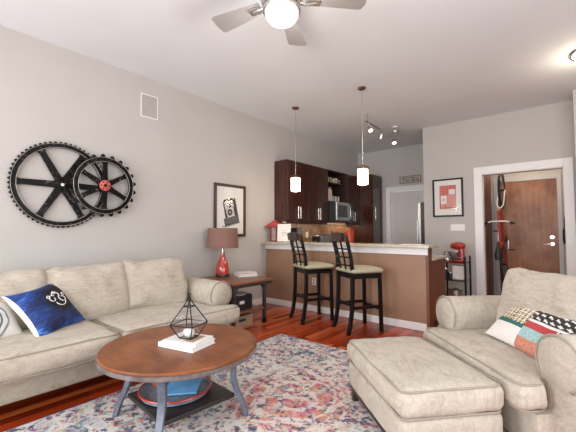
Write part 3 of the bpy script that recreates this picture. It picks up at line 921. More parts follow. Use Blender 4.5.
tube(b, [apex + Vector((0.011 * math.cos(2 * PI * k / 14), 0, 0.022 + 0.011 * math.sin(2 * PI * k / 14))) for k in range(14)], 0.0025, 6, closed=True)
obj('frame', b, M_black, te)
b = BM()
for k in range(4):
    k2 = (k + 1) % 4
    for q in ((base[k], base[k2], mid[k2], mid[k]), (mid[k], mid[k2], up4[k2], up4[k])):
        b.faces.new([b.verts.new(v * 0.99) for v in q])
b.faces.new([b.verts.new(v * 0.98) for v in base])
obj('glass_panels', b, M_glass2, te, smooth=False)
b = BM(); lathe(b, [(0, 0.0), (0.03, 0.001), (0.042, 0.012), (0.045, 0.026), (0.038, 0.042), (0.02, 0.05), (0, 0.051)], 20, sx=1.0, sy=0.8)
for v in b.verts: v.co += noise.noise_vector(v.co * 40) * 0.004
o = obj('white_stone', b, M_paper, None, (BX_ - .005, BY_ + .005, tz + 0.012)); tag(o, 'rounded white stone inside the glass terrarium', 'stone')

# ------------------------------------------------------------------ side table, lamp, things on it
st = thing('side_table', 'red brown wood side table on black iron legs beside the sofa', 'table', (0.52, 3.24, 0))
# spans x 0.08..0.95, y 2.86..3.66 in the room
obj('table_top', bx(-0.44, 0.43, -0.37, 0.40, 0.575, 0.602), M_sidewood, st, smooth=False, bevel=0.004)
b = BM()
for y in (-0.335, 0.365): bar(b, (-0.41, y, 0.555), (0.40, y, 0.555), 0.03, 0.04)
for x in (-0.41, 0.40): bar(b, (x, -0.335, 0.555), (x, 0.365, 0.555), 0.03, 0.04)
obj('top_frame', b, M_iron, st, smooth=False, bevel=0.003)
for x in (-0.40, 0.39):
    for y in (-0.325, 0.235 if x > 0 else 0.355):
        lg = obj('leg', bx(x - .02, x + .02, y - .02, y + .02, 0.07, 0.575), M_iron, st, smooth=False, bevel=0.003)
        b = BM(); sgn = 1 if y < 0 else -1
        tube(b, [(x, y + sgn * .02, 0.44), (x, y + sgn * 0.035, 0.50), (x, y + sgn * .07, 0.535), (x, y + sgn * .12, 0.55)], 0.011, 8); obj('corner_bracket', b, M_iron, lg)
        b = BM(); cyl(b, (x - .016, y, 0.036), (x + .016, y, 0.036), 0.036, 20); box(b, x - .024, x + .024, y - .012, y + .012, 0.05, 0.075); obj('caster', b, M_black, lg)
obj('lower_shelf', bx(-0.42, 0.41, -0.345, 0.23, 0.20, 0.225), M_sidewood, st, smooth=False, bevel=0.003)

lp = thing('table_lamp', 'red glass bottle lamp with a brown drum shade', 'lamp', (0.255, 3.27, 0.603))
b = BM(); lathe(b, [(0, 0), (0.082, 0.0), (0.088, 0.012), (0.09, 0.06), (0.085, 0.13), (0.066, 0.21), (0.042, 0.275), (0.031, 0.31), (0.029, 0.355), (0.034, 0.36), (0, 0.362)], 36); lb_ = obj('base', b, M_redglass, lp); lb_.scale = (1.12, 1.12, 1)
b = BM(); lathe(b, [(0.085, 0.0), (0.0905, 0.004), (0.0905, 0.038), (0.089, 0.044), (0.08, 0.0)], 36); o = obj('dark_foot', b, M_darkleg, lp); o['label'] = 'dark band round the foot'; o.scale = (1.13, 1.13, 1)
b = BM(); cyl(b, (0, 0, 0.36), (0, 0, 0.46), 0.012, 12); cyl(b, (0, 0, 0.36), (0, 0, 0.40), 0.022, 16); cyl(b, (0, 0, 0.46), (0, 0, 0.735), 0.004, 8)
for k in range(3):
    a = R(120 * k); tube(b, [(0, 0, 0.70), (0.2 * math.cos(a), 0.2 * math.sin(a), 0.70)], 0.003, 6)
obj('socket', b, M_chrome, lp)
b = BM(); lathe(b, [(0.233, 0.425), (0.218, 0.715), (0.214, 0.715), (0.229, 0.425)], 48)
for f in [f for f in b.faces if len(f.verts) > 4]: b.faces.remove(f)
obj('lamp_shade', b, M_shade, lp, angle=60)
b = BM(); lathe(b, [(0, 0.733), (0.009, 0.735), (0.012, 0.745), (0.006, 0.755), (0, 0.757)], 12); obj('finial', b, M_chrome, lp)

M_bookred = mat('book_red_print', (0.55, 0.16, 0.10), 0.5, var=0.3, scale=30)
book('book', 'cream book at the bottom on the side table', 0.30, 0.22, 0.03, (0.45, 3.55, 0.6025), R(70), M_bookwhite)
q = book('book', 'white book with red spine lines on top on the side table', 0.27, 0.20, 0.028, (0.45, 3.555, 0.633), R(76), M_bookwhite)
b = BM(); box(b, -.1352, -.1350, -.08, .08, .008, .014); box(b, -.10, .10, -.1002, -.1000, .016, .022); o = obj('spine_print', b, M_bookred, q, smooth=False)
bs = thing('storage_box', 'black storage box with papers on the lower shelf of the side table', 'box', (0.70, 3.11, 0.226))
b = BM(); box(b, -.15, .15, -.19, .19, 0, .012); box(b, -.15, -.138, -.19, .19, .012, .19); box(b, .138, .15, -.19, .19, .012, .19); box(b, -.138, .138, -.19, -.178, .012, .19); box(b, -.138, .138, .178, .19, .012, .19)
obj('body', b, M_leather, bs, smooth=False, bevel=0.003)
b = BM(); box(b, .15, .154, -.04, .04, .08, .12); o = obj('label_plate', b, M_paper, bs, smooth=False); o['label'] = 'white label plate'
for k in range(5):
    o = obj('paper_sheet', bx(-.11, .11, -.14, .14, 0, .0012), M_paper, None, (0.70 + .006 * k, 3.10 + .02 * (k - 2), 0.4175 + .0025 * k), (0, 0, R(14 * k - 25)), smooth=False)
    tag(o, 'loose white papers sticking out of the black storage box', 'paper', 'papers in the black box')
cr = thing('wooden_crate', 'pale wooden crate on the floor under the side table', 'crate', (0.68, 3.12, 0))
b = BM(); box(b, -.17, .17, -.19, .19, 0, .012)
for x in (-.17, .158): box(b, x, x + .012, -.19, .19, .012, .15)
for y in (-.19, .178): box(b, -.158, .158, y, y + .012, .012, .15)
obj('body', b, M_crate, cr, smooth=False, bevel=0.002)
b = BM(); box(b, .1702, .172, -.06, .06, .075, .11); o = obj('hand_slot', b, M_ink, cr, smooth=False); o['label'] = 'dark hand slot'

# ------------------------------------------------------------------ wall decor on the left wall
def gear(name, label, y, z, x, Ro, rimw, teeth, th_len, spokes, a0, sw_, thick, hub_r, hub_m):
    t = thing(name, label, 'wall gear', (x, y, z))
    # local: gear lies in YZ, thickness along x
    bm = BM(); n = teeth * 8; ri = Ro - rimw; rings = []
    for i in range(n):
        a = 2 * PI * i / n; f = (i % 8) / 8.0
        tt = max(0.0, 1 - abs(f - 0.5) / 0.34); ro = Ro + th_len * min(1.0, tt * 1.5) - (0.006 if th_len > .02 else 0) * (1 - tt)
        rings.append([bm.verts.new((xx, r_ * math.cos(a), r_ * math.sin(a))) for xx, r_ in ((-thick / 2, ri), (thick / 2, ri), (thick / 2, Ro - .004), (thick * .25, ro), (-thick * .25, ro), (-thick / 2, Ro - .004))])
    for i in range(n):
        A = rings[i]; B = rings[(i + 1) % n]
        for k in range(6): bm.faces.new((A[k], A[(k + 1) % 6], B[(k + 1) % 6], B[k]))
    obj('rim', bm, M_gear, t, angle=30)
    for rr in (Ro - .004, ri + .002):
        b = BM(); tube(b, [(thick / 2, rr * math.cos(2 * PI * k / 64), rr * math.sin(2 * PI * k / 64)) for k in range(64)], 0.0028, 5, closed=True)
        o = obj('worn_edge', b, mat('worn_edge_metal', (0.42, 0.38, 0.34), 0.4, 0.6, var=0.3), t); o['label'] = 'bare worn metal edge'
    for k in range(spokes):
        a = R(a0 + 360 * k / spokes); M = Matrix.Rotation(a, 4, 'X')
        bm = BM(); w0, w1 = sw_, sw_ * 0.8
        vs_ = []
        for xx in (-thick * .42, thick * .42):
            for yy, ww in ((hub_r * .5, w0), (hub_r * 1.6, w0 * .8), (Ro - rimw - .03, w1 * .8), (ri + .006, w1 * 1.25)):
                vs_.append((bm.verts.new(M @ Vector((xx, yy, -ww / 2))), bm.verts.new(M @ Vector((xx, yy, ww / 2)))))
        for j in range(3):
            a_, b_ = vs_[j], vs_[j + 1]; c_, d_ = vs_[j + 4], vs_[j + 5]
            bm.faces.new((a_[0], a_[1], b_[1], b_[0])); bm.faces.new((c_[0], d_[0], d_[1], c_[1])); bm.faces.new((a_[0], b_[0], d_[0], c_[0])); bm.faces.new((a_[1], c_[1], d_[1], b_[1]))
        bm.faces.new((vs_[0][0], vs_[4][0], vs_[4][1], vs_[0][1])); bm.faces.new((vs_[3][0], vs_[3][1], vs_[7][1], vs_[7][0]))
        obj('spoke', bm, M_gear, t, smooth=False, bevel=0.004)
    RX = Matrix.Rotation(R(90), 4, 'Y')
    b = BM(); lathe(b, [(0, -thick / 2), (hub_r, -thick / 2), (hub_r, thick * .45), (hub_r * .9, thick * .55), (0, thick * .55)], 36, RX)
    obj('hub', b, hub_m, t)
    b = BM(); lathe(b, [(0, thick * .55), (hub_r * .30, thick * .55), (hub_r * .30, thick * .75), (0, thick * .75)], 20, RX); obj('axle', b, M_black if hub_m is not M_gear else M_chrome, t)
    for k in range(spokes):
        a = R(a0 + 360 * (k + .5) / spokes); r_ = hub_r * .7
        b = BM(); lathe(b, [(0, thick * .5), (0.008, thick * .5), (0.008, thick * .62), (0, thick * .66)], 8, Matrix.Translation((0, r_ * math.cos(a), r_ * math.sin(a))) @ RX); obj('bolt', b, M_gear, t)
    for k in (0, 1):  # stand-off that carries it on the wall
        pass
    b = BM(); cyl(b, (-x, 0, 0), (-thick / 2, 0, 0), 0.02, 12); obj('wall_peg', b, M_black, t)
    return t


gear('wall_gear', 'large black wall gear with fine teeth and six spokes', 1.245, 1.772, 0.03, 0.447, 0.05, 60, 0.018, 6, 0, 0.088, 0.03, 0.055, M_gear)
gear('wall_gear', 'smaller black wall gear with big teeth and a red hub', 1.66, 1.802, 0.085, 0.332, 0.054, 21, 0.036, 6, 30, 0.074, 0.03, 0.062, mat('hub_red', (0.55, 0.10, 0.07), 0.4, var=0.15))

sv = thing('wall_speaker', 'small white framed in-wall speaker high on the left wall', 'speaker', (0, 2.23, 2.917))
b = BM(); box(b, 0, .008, -.118, .118, -.155, -.142); box(b, 0, .008, -.118, .118, .142, .155); box(b, 0, .008, -.118, -.106, -.142, .142); box(b, 0, .008, .106, .118, -.142, .142); obj('frame', b, M_white, sv, smooth=False)
obj('grille', bx(0, .005, -.106, .106, -.142, .142), M_vent, sv, smooth=False)


def framed(name, label, cat, w, h, fw, depth, frame_m, fn, nx, ny, art_m, loc, rotz, mat_m=M_cream, aw=None, ah=None, ax=0, ay=0, glass=True):
    """picture in local XZ facing -Y, back on y=0"""
    t = thing(name, label, cat, loc, rotz)
    b = BM(); d = depth
    box(b, -w / 2, w / 2, -d, 0, -h / 2, -h / 2 + fw); box(b, -w / 2, w / 2, -d, 0, h / 2 - fw, h / 2)
    box(b, -w / 2, -w / 2 + fw, -d, 0, -h / 2 + fw, h / 2 - fw); box(b, w / 2 - fw, w / 2, -d, 0, -h / 2 + fw, h / 2 - fw)
    obj('frame', b, frame_m, t, smooth=False, bevel=0.003)
    obj('mat_board', bx(-w / 2 + fw, w / 2 - fw, -d * .4, -d * .15, -h / 2 + fw, h / 2 - fw), mat_m, t, smooth=False)
    aw = aw or w - 2 * fw; ah = ah or h - 2 * fw
    obj('print', raster(aw, ah, nx, ny, fn), art_m, t, (-aw / 2 + ax, -d * .42, -ah / 2 + ay), smooth=False)
    if glass: obj('glass', bx(-w / 2 + fw, w / 2 - fw, -d * .56, -d * .53, -h / 2 + fw, h / 2 - fw), M_glass, t, smooth=False)
    return t


def cam_fn(u, v):
    # a tilted folding camera in ink: 0 paper, 1 black, 2 grey
    a = R(-14); x = (u - .5); y = (v - .5) * 1.35
    p = x * math.cos(a) - y * math.sin(a); q = x * math.sin(a) + y * math.cos(a)
    def rc(x0, x1, y0, y1): return x0 < p < x1 and y0 < q < y1
    if rc(-.20, .20, .34, .40): return 1
    if rc(-.24, .24, .10, .34):
        if (p - .02) ** 2 + (q - .18) ** 2 < .0042: return 1
        if rc(-.2, .2, .24, .31): return 2 if (p * 30) % 1 > .4 else 0
        return 1 if abs(p) > .19 or q > .32 else 0 if (q * 18) % 1 > .3 else 2
    if rc(-.24, .24, -.18, .10):
        r2 = (p + .02) ** 2 + (q + .03) ** 2
        if r2 < .003: return 2
        if r2 < .012: return 1
        if r2 < .018: return 0
        return 1 if abs(p) > .16 or (q * 22) % 1 > .72 else 0
    if rc(-.32, .30, -.42, -.18):
        if q < -.38 or p > .26 or p < -.28: return 1
        return 1 if (q * 24) % 1 > .35 else 2
    if rc(-.36, .34, -.46, -.42): return 2
    if rc(.24, .30, -.2, .38): return 1
    return 0


framed('framed_picture', 'brown framed drawing of a vintage camera on the left wall', 'picture', 0.655, 0.845, 0.045, 0.03, M_frame_brown, cam_fn, 60, 84, [M_paper, M_ink, M_inkmid], (0, 3.618, 1.607), R(90), M_paper, 0.50, 0.68, 0.0, -0.01)


def red_fn(u, v):
    if v > .58 and not (.58 < u < .96 and .60 < v < .82): return 2 if (u * 9) % 1 > .12 and (v * 14) % 1 > .15 else 1
    if .58 < u < .96 and .57 < v < .82: return 0
    if .08 < u < .42 and .22 < v < .58: return 0 if (u - .25) ** 2 + (v - .4) ** 2 > .004 else 1
    if u < .07: return 2
    if .32 < u < .38 and v < .3: return 2
    if .04 < v < .08: return 2
    return 1


framed('framed_picture', 'black framed red and pink print on the wall beside the entry', 'picture', 0.53, 0.71, 0.03, 0.03, M_black, red_fn, 40, 56, [M_cream, M_pink, M_printred], (2.484, YP, 1.893), 0, M_cream, 0.29, 0.44, 0.0, 0.01)

sp = thing('light_switch', 'white wide four switch plate under the red framed print', 'light switch', (2.64, YP, 1.335))
obj('plate', bx(-.12, .12, -.006, 0, -.06, .06), M_plast, sp, smooth=False, bevel=0.003)
for k in range(4): obj('switch_toggle', bx(-.09 + .052 * k - .008, -.09 + .052 * k + .024, -.011, -.006, -.032, .032), M_plast, sp, smooth=False, bevel=0.002)
o = thing('thermostat', 'small white wall control beside the entry casing', 'thermostat', (XJ, 6.55, 1.30))
obj('plate', bx(-.02, 0, -.05, .05, -.075, .075), M_plast, o, smooth=False, bevel=0.005); obj('display', bx(-.0215, -.02, -.03, .03, .01, .05), M_inkmid, o, smooth=False)

# sign over the kitchen door
sg = thing('wall_sign', 'small framed wooden word sign above the white kitchen door', 'sign', (1.365, YB, 2.49))
b = BM(); box(b, -.25, .25, -.02, 0, -.085, -.068); box(b, -.25, .25, -.02, 0, .068, .085); box(b, -.25, -.233, -.02, 0, -.068, .068); box(b, .233, .25, -.02, 0, -.068, .068); obj('frame', b, mat('sign_frame', (0.22, 0.16, 0.13), 0.6), sg, smooth=False)
obj('board', bx(-.233, .233, -.01, 0, -.068, .068), mat('sign_board', (0.50, 0.44, 0.40), 0.7), sg, smooth=False)
b = BM()
for row, z in enumerate((.03, -.03)):
    x = -.19
    while x < .18:
        w_ = random.uniform(.012, .03)
        box(b, x, x + .006, -.012, -.01, z - .018, z + .018); box(b, x, x + w_, -.012, -.01, z + random.choice((-.018, 0, .012)), z + random.choice((-.012, .006, .018)) + .006); x += w_ + .012
obj('lettering', b, M_ink, sg, smooth=False)

# ------------------------------------------------------------------ breakfast bar
bb = thing('breakfast_bar', 'brown breakfast bar with granite top across the kitchen', 'bar', (0, 4.47, 0))
obj('panel', bx(0.002, 2.80, 0, 0.13, 0, 0.962), M_barpanel, bb, smooth=False)
obj('white_apron', bx(0.002, 2.83, -.022, 0.13, 0.962, 1.052), M_white, bb, smooth=False, bevel=0.003)
obj('countertop', bx(0.002, 2.88, -.135, 0.30, 1.053, 1.09), M_granite, bb, smooth=False, bevel=0.006)
obj('baseboard', bx(0.002, 2.80, -.018, 0, 0, 0.095), M_white, bb, smooth=False, bevel=0.004)
obj('end_post', bx(2.80, 2.835, -.01, 0.14, 0, 1.052), M_post, bb, smooth=False, bevel=0.003)
b = BM(); box(b, 1.02, 1.092, -.006, 0, .415, .53); q = obj('outlet_plate', b, M_plast, bb, smooth=False, bevel=0.002)
b = BM(); box(b, 1.038, 1.074, -.0085, -.006, .43, .465); box(b, 1.038, 1.074, -.0085, -.006, .48, .515); obj('socket', b, M_inkmid, q, smooth=False)
lc = thing('base_cabinet', 'dark wood lower cabinet with granite top behind the breakfast bar', 'cabinet', (0, 4.61, 0))
obj('body', bx(0.66, 2.83, 0, 0.60, 0.10, 0.885), M_post, lc, smooth=False); obj('plinth', bx(0.66, 2.80, 0, 0.54, 0, 0.10), M_espresso_in, lc, smooth=False)
obj('countertop', bx(0.66, 2.86, 0, 0.63, 0.886, 0.92), M_granite, lc, smooth=False, bevel=0.004)
for k in range(4):
    dd = obj('door', bx(0.68 + .54 * k, 1.20 + .54 * k, 0.60, 0.62, 0.12, 0.87), M_espresso, lc, smooth=False, bevel=0.002)
    b = BM(); cyl(b, (1.15 + .54 * k, .65, .65), (1.15 + .54 * k, .65, .80), .006, 8); cyl(b, (1.15 + .54 * k, .62, .67), (1.15 + .54 * k, .65, .67), .004, 6); cyl(b, (1.15 + .54 * k, .62, .78), (1.15 + .54 * k, .65, .78), .004, 6); obj('handle', b, M_chrome, dd)
wc = thing('base_cabinet', 'dark wood lower cabinets with granite top along the left kitchen wall', 'cabinet', (0, 4.62, 0))
obj('body', bx(0.015, 0.60, 0, 2.76, 0.10, 0.885), M_espresso, wc, smooth=False); obj('plinth', bx(0.015, 0.54, 0, 2.76, 0, 0.10), M_espresso_in, wc, smooth=False)
obj('countertop', bx(0.015, 0.64, 0, 2.76, 0.886, 0.92), M_granite, wc, smooth=False, bevel=0.004)
for k in range(3): obj('door', bx(0.60, 0.62, .66 + .68 * k, 1.31 + .68 * k, 0.12, 0.87), M_espresso, wc, smooth=False, bevel=0.002)

# upper cabinets on the left wall
def upper(label, y0, y1, meet=True, first=False):
    t = thing('wall_cabinet', label, 'cabinet', (0, y0, 1.46)); w = y1 - y0
    obj('body', bx(0.002, 0.31, 0.002, w - .002, 0, 1.12), M_espresso, t, smooth=False)
    obj('valance', bx(0.29, 0.31, 0.002, w - .002, -.045, 0), M_espresso, t, smooth=False)
    for k in range(2):
        a, c_ = (0.004, w / 2 - .002) if k == 0 else (w / 2 + .002, w - .004)
        dd = obj('door', bx(0.31, 0.332, a, c_, 0.004, 1.116), M_espresso, t, smooth=False, bevel=0.002)
        yh = w / 2 + (-.035 if k == 0 else .035)
        b = BM(); cyl(b, (0.362, yh, .05), (0.362, yh, .27), .0075, 10); cyl(b, (.33, yh, .08), (.362, yh, .08), .005, 8); cyl(b, (.33, yh, .24), (.362, yh, .24), .005, 8); obj('handle', b, M_chrome, dd)
    return t


upper('dark wood upper cabinet nearest the camera, behind the first pendant', 4.69, 5.31)
upper('dark wood upper cabinet just left of the open shelves', 5.31, 6.00)
upper('dark wood upper cabinet between the open shelves and the tall pantry', 6.78, 7.385)
ns = thing('open_shelf_unit', 'dark wood open shelf unit holding the microwave', 'shelf', (0, 6.0, 1.46))
b = BM(); box(b, .002, .02, .002, .778, 0, 1.12); box(b, .02, .33, .002, .02, 0, 1.12); box(b, .02, .33, .76, .778, 0, 1.12); box(b, .02, .33, .02, .76, 1.10, 1.12)
obj('carcass', b, M_espresso_in, ns, smooth=False)
obj('shelf', bx(.02, .33, .02, .76, .84, .86), M_espresso, ns, smooth=False)
obj('shelf', bx(.02, .48, .02, .76, 0.0, .03), M_espresso, ns, smooth=False)
obj('shelf', bx(.02, .33, .02, .76, .44, .46), M_espresso, ns, smooth=False)
pn = thing('pantry_cabinet', 'tall dark wood pantry at the far end of the kitchen wall', 'cabinet', (0, 7.39, 0))
obj('body', bx(0.002, 0.66, 0.002, 0.50, 0.08, 2.62), M_espresso, pn, smooth=False)
obj('plinth', bx(0.002, 0.60, 0.01, 0.50, 0, 0.08), M_espresso_in, pn, smooth=False)
dd = obj('door', bx(0.66, 0.682, 0.004, 0.498, 0.09, 2.615), M_espresso, pn, smooth=False, bevel=0.002)
b = BM(); cyl(b, (.712, .07, 1.55), (.712, .07, 1.85), .008, 10); cyl(b, (.68, .07, 1.58), (.712, .07, 1.58), .005, 8); cyl(b, (.68, .07, 1.82), (.712, .07, 1.82), .005, 8); obj('handle', b, M_chrome, dd)
# under-cabinet light strip
us = thing('under_cabinet_light', 'slim light bar under the upper cabinets', 'light', (0, 4.8, 1.43))
obj('housing', bx(.10, .16, 0, 2.5, .012, .0295), M_white, us, smooth=False)
obj('lens', bx(.11, .15, .02, 2.48, .006, .012), emat('strip_lens', (1, .72, .42), 1.0), us, smooth=False)
area_light('strip_glow', (0.14, 6.9, 1.43), (0, 0, 0), 0.1, 0.9, 2.6, (1, .66, .36))
area_light('strip_glow', (0.14, 5.5, 1.43), (0, 0, 0), 0.1, 1.2, 1.7, (1, .78, .55))

mw = thing('microwave', 'black and silver microwave standing out of the open shelves', 'microwave', (0.03, 6.03, 1.491))
obj('body', bx(0, .47, 0, .69, 0.004, .40), M_blackp, mw, smooth=False, bevel=0.006)
dd = obj('door', bx(.47, .495, .005, .54, .01, .395), M_steel, mw, smooth=False, bevel=0.006)
obj('window', bx(.495, .497, .06, .45, .08, .33), M_screen, dd, smooth=False)
b = BM(); tube(b, [(.495, .51, .05), (.53, .51, .09), (.53, .51, .31), (.495, .51, .35)], .008, 8); obj('handle', b, M_steel, dd)
q = obj('control_panel', bx(.47, .494, .545, .685, .01, .395), M_blackp, mw, smooth=False)
b = BM()
for r_ in range(5):
    for c_ in range(3): box(b, .494, .496, .565 + .033 * c_, .587 + .033 * c_, .05 + .04 * r_, .075 + .04 * r_)
obj('buttons', b, M_steel, q, smooth=False)
# books, board and jars in the open shelves
bd_cols = [(M_paper, .034, .27), (M_bookred, .022, .25), (M_paper, .03, .26), (M_tan, .026, .30), (M_bookwhite, .02, .24)]
y = 6.05
names = ['tall white cookbook first from the left on the open shelf', 'narrow red cookbook second from the left on the open shelf', 'white cookbook third from the left on the open shelf', 'tall tan cookbook fourth from the left on the open shelf', 'short white cookbook last in the row on the open shelf']
for (m_, w_, h_), lb in zip(bd_cols, names):
    t = thing('cookbook', lb, 'book', (0.10, y, 1.9205), 0, 'cookbooks on the open shelf')
    b = BM(); box(b, 0, .20, 0, .003, 0, h_); box(b, 0, .20, w_ - .003, w_, 0, h_); box(b, .197, .20, .003, w_ - .003, 0, h_); obj('cover', b, m_, t, smooth=False)
    obj('pages', bx(.004, .197, .003, w_ - .003, .004, h_ - .004), M_paper, t, smooth=False)
    y += w_ + .006
jar = None
jl = [(M_green, .035, .12, 'green lidded jar first from the left on the top open shelf'), (M_jar, .035, .15, 'pale jar second from the left on the top open shelf'), (M_green, .04, .13, 'green jar third from the left on the top open shelf'), (M_jar, .045, .11, 'short pale jar fourth from the left on the top open shelf'), (M_jar, .032, .14, 'slim pale jar fifth from the left on the top open shelf'), (M_bronze, .04, .11, 'dark jar at the right end of the top open shelf')]
for k, (m_, r_, h_, lb) in enumerate(jl):
    t = thing('jar', lb, 'jar', (0.20, 6.08 + .115 * k, 2.3205), 0, 'jars on the top open shelf')
    b = BM(); lathe(b, [(0, 0), (r_, 0), (r_, h_ * .75), (r_ * .7, h_ * .85), (0, h_ * .85)], 16); obj('body', b, m_, t)
    b = BM(); lathe(b, [(0, h_ * .85), (r_ * .78, h_ * .85), (r_ * .78, h_), (0, h_)], 16); obj('lid', b, M_chrome if k % 2 else M_paper, t)
for k in range(3):
    b = BM(); r_ = .035; lathe(b, [(0, 0), (r_ * .7, 0), (r_, .13), (r_ - .004, .13), (r_ * .6, .006), (0, .006)], 16)
    o = obj('drinking_glass', b, M_jar, None, (0.2, 6.40 + .11 * k, 1.9205)); tag(o, ['pale glass nearest the cookbooks on the open shelf', 'pale glass in the middle of three on the open shelf', 'pale glass farthest from the cookbooks on the open shelf'][k], 'glass', 'glasses on the open shelf')

# things on the bar and the kitchen counters
ZB = 1.0905
ln = thing('lantern', 'red roofed lantern birdhouse at the wall end of the bar', 'lantern', (0.15, 4.555, ZB), R(8))
ln.scale = (.86, .86, .95)
obj('base', bx(-.085, .085, -.085, .085, 0, .02), M_redpaint, ln, smooth=False)
for sx_ in (-1, 1):
    for sy_ in (-1, 1): obj('post', bx(sx_ * .065 - .01, sx_ * .065 + .01, sy_ * .065 - .01, sy_ * .065 + .01, .02, .27), M_redpaint, ln, smooth=False)
obj('pane', bx(-.058, .058, -.058, .058, .022, .265), mat('frosty_pane', (0.55, 0.42, 0.38), 0.3, var=0.2), ln, smooth=False)
b = BM(); prev = None
for z, r_ in ((.27, .17), (.285, .165), (.35, .07), (.40, .02)):
    ring = [b.verts.new((r_ * sx_, r_ * sy_, z)) for sx_, sy_ in ((-1, -1), (1, -1), (1, 1), (-1, 1))]
    if prev:
        for k in range(4): b.faces.new((prev[k], prev[(k + 1) % 4], ring[(k + 1) % 4], ring[k]))
    else: b.faces.new(ring[::-1])
    prev = ring
b.faces.new(prev); obj('roof', b, M_redpaint, ln, smooth=False)
b = BM(); tube(b, [(.018 * math.cos(2 * PI * k / 14), 0, .415 + .018 * math.sin(2 * PI * k / 14)) for k in range(14)], .003, 6, closed=True); obj('ring', b, M_black, ln)


def line_fn(u, v):
    if .44 < v < .56 and .2 < u < .8: return 1 if (u * 16) % 1 > .35 else 0
    for v0 in (.72, .64, .34, .26):
        if v0 < v < v0 + .035 and .25 < u < .75: return 1 if (u * 22) % 1 > .4 else 0
    return 0


fc = framed('framed_card', 'white framed card standing on the bar beside the red lantern', 'picture frame', 0.235, 0.30, 0.022, 0.018, M_paper, line_fn, 40, 40, [M_cream, M_inkmid], (0.43, 4.47, ZB + .155), R(24), M_cream, .15, .2, glass=False)
fc.rotation_euler = (R(-6), 0, R(24))
b = BM(); bar(b, (0, 0.005, .02), (0, .085, -.148), .04, .004); obj('stand', b, M_paper, fc, smooth=False)
cm = thing('coffee_maker', 'black and silver coffee maker behind the framed card', 'coffee maker', (0.22, 5.02, 0.9205))
b = BM(); box(b, -.10, .12, -.09, .09, 0, .04); box(b, -.10, -.02, -.09, .09, .04, .42); box(b, -.02, .12, -.09, .09, .30, .42); obj('body', b, M_blackp, cm, smooth=False, bevel=0.008)
b = BM(); lathe(b, [(0, .042), (.055, .042), (.066, .09), (.064, .16), (.05, .21), (.054, .225), (0, .225)], 24); obj('carafe', b, M_steel, cm, (.055, 0, 0))
obj('front_plate', bx(.12, .124, -.07, .07, .31, .41), M_steel, cm, smooth=False)
o = thing('wall_outlet', 'cream outlet plate on the tiled backsplash', 'outlet', (0.0125, 5.69, 1.20))
obj('plate', bx(0, .006, -.04, .04, -.06, .06), M_plast, o, smooth=False, bevel=0.002); b = BM(); box(b, .006, .008, -.018, .018, -.042, -.008); box(b, .006, .008, -.018, .018, .008, .042); obj('socket', b, M_plast, o, smooth=False)
to = thing('toaster', 'silver toaster with dark ends on the kitchen counter', 'toaster', (0.36, 5.72, 0.9205))
obj('body', cushion(.20, .36, .26, rad=.06, puff=0, n=10, wr=0), M_steel, to, (0, 0, .015)); b = BM(); box(b, -.105, .105, -.195, -.165, .01, .26); obj('end_cap', b, M_blackp, to, smooth=False, bevel=.02, seg=3)
b = BM(); box(b, -.105, .105, .165, .195, .01, .26); obj('end_cap', b, M_blackp, to, smooth=False, bevel=.02, seg=3)
b = BM(); box(b, -.06, -.03, -.14, .14, .27, .278); box(b, .03, .06, -.14, .14, .27, .278); obj('slot', b, M_blackp, to, smooth=False)
obj('lever', bx(-.02, .02, -.215, -.195, .15, .17), M_chrome, to, smooth=False)
kb = obj('knife_block', prism(BM(), [(-.06, 0), (.06, 0), (.09, .22), (.0, .26)], -.05, .05, Matrix.Rotation(R(90), 4, 'X')), M_darkleg, None, (0.34, 6.18, 0.9205), (0, 0, R(80)), smooth=False)
tag(kb, 'dark knife block on the counter right of the toaster', 'knife block')
bl = [(6.10, .40, .035, .36, M_blackp, 'tall black bottle between toaster and orange canister'), (6.32, .36, .03, .34, M_green, 'dark green bottle beside the orange canister'), (6.44, .30, .032, .30, M_redpaint, 'red bottle left of the orange canister'), (6.52, .44, .028, .32, M_jar, 'pale bottle touching the orange canister')]
for y, x, r_, h_, m_, lb in bl:
    t = thing('bottle', lb, 'bottle', (x, y if y != 6.10 else 6.02, 0.9205), 0, 'bottles on the kitchen counter')
    b = BM(); lathe(b, [(0, 0), (r_, 0), (r_, h_ * .55), (r_ * .4, h_ * .75), (r_ * .35, h_ * .94), (0, h_ * .94)], 16); obj('body', b, m_, t)
    b = BM(); lathe(b, [(0, h_ * .94), (r_ * .42, h_ * .94), (r_ * .42, h_), (0, h_)], 12); obj('cap', b, M_black, t)
kn = thing('canister', 'bright orange red tall canister on the far kitchen counter', 'canister', (0.42, 6.72, 0.9205))
b = BM(); lathe(b, [(0, 0), (.10, 0), (.105, .02), (.10, .34), (.085, .37), (0, .37)], 28); obj('body', b, M_redorange, kn)
b = BM(); lathe(b, [(0, .37), (.088, .37), (.088, .40), (.02, .41), (.02, .435), (0, .437)], 24); obj('lid', b, M_redpaint, kn)
fa = thing('faucet', 'chrome kitchen faucet behind the bar top', 'faucet', (1.30, 5.02, 0.9205), R(-150))
b = BM(); lathe(b, [(0, 0), (.03, 0), (.03, .015), (.018, .03), (.016, .10), (0, .10)], 16); obj('base', b, M_chrome, fa)
b = BM(); tube(b, [(0, 0, .08), (0.02, 0, .17), (.10, 0, .25), (.19, 0, .235), (.21, 0, .20)], .012, 10); obj('spout', b, M_chrome, fa)
b = BM(); tube(b, [(0, 0, .09), (-.02, .03, .14), (-.05, .10, .19)], [.014, .01, .007], 8); obj('handle', b, M_chrome, fa)
o = obj('paper_sheet', bx(-.15, .15, -.10, .10, 0, .004), M_paper, None, (2.62, 4.56, ZB), (0, 0, R(4)), smooth=False); tag(o, 'white papers lying on the free end of the bar', 'paper')

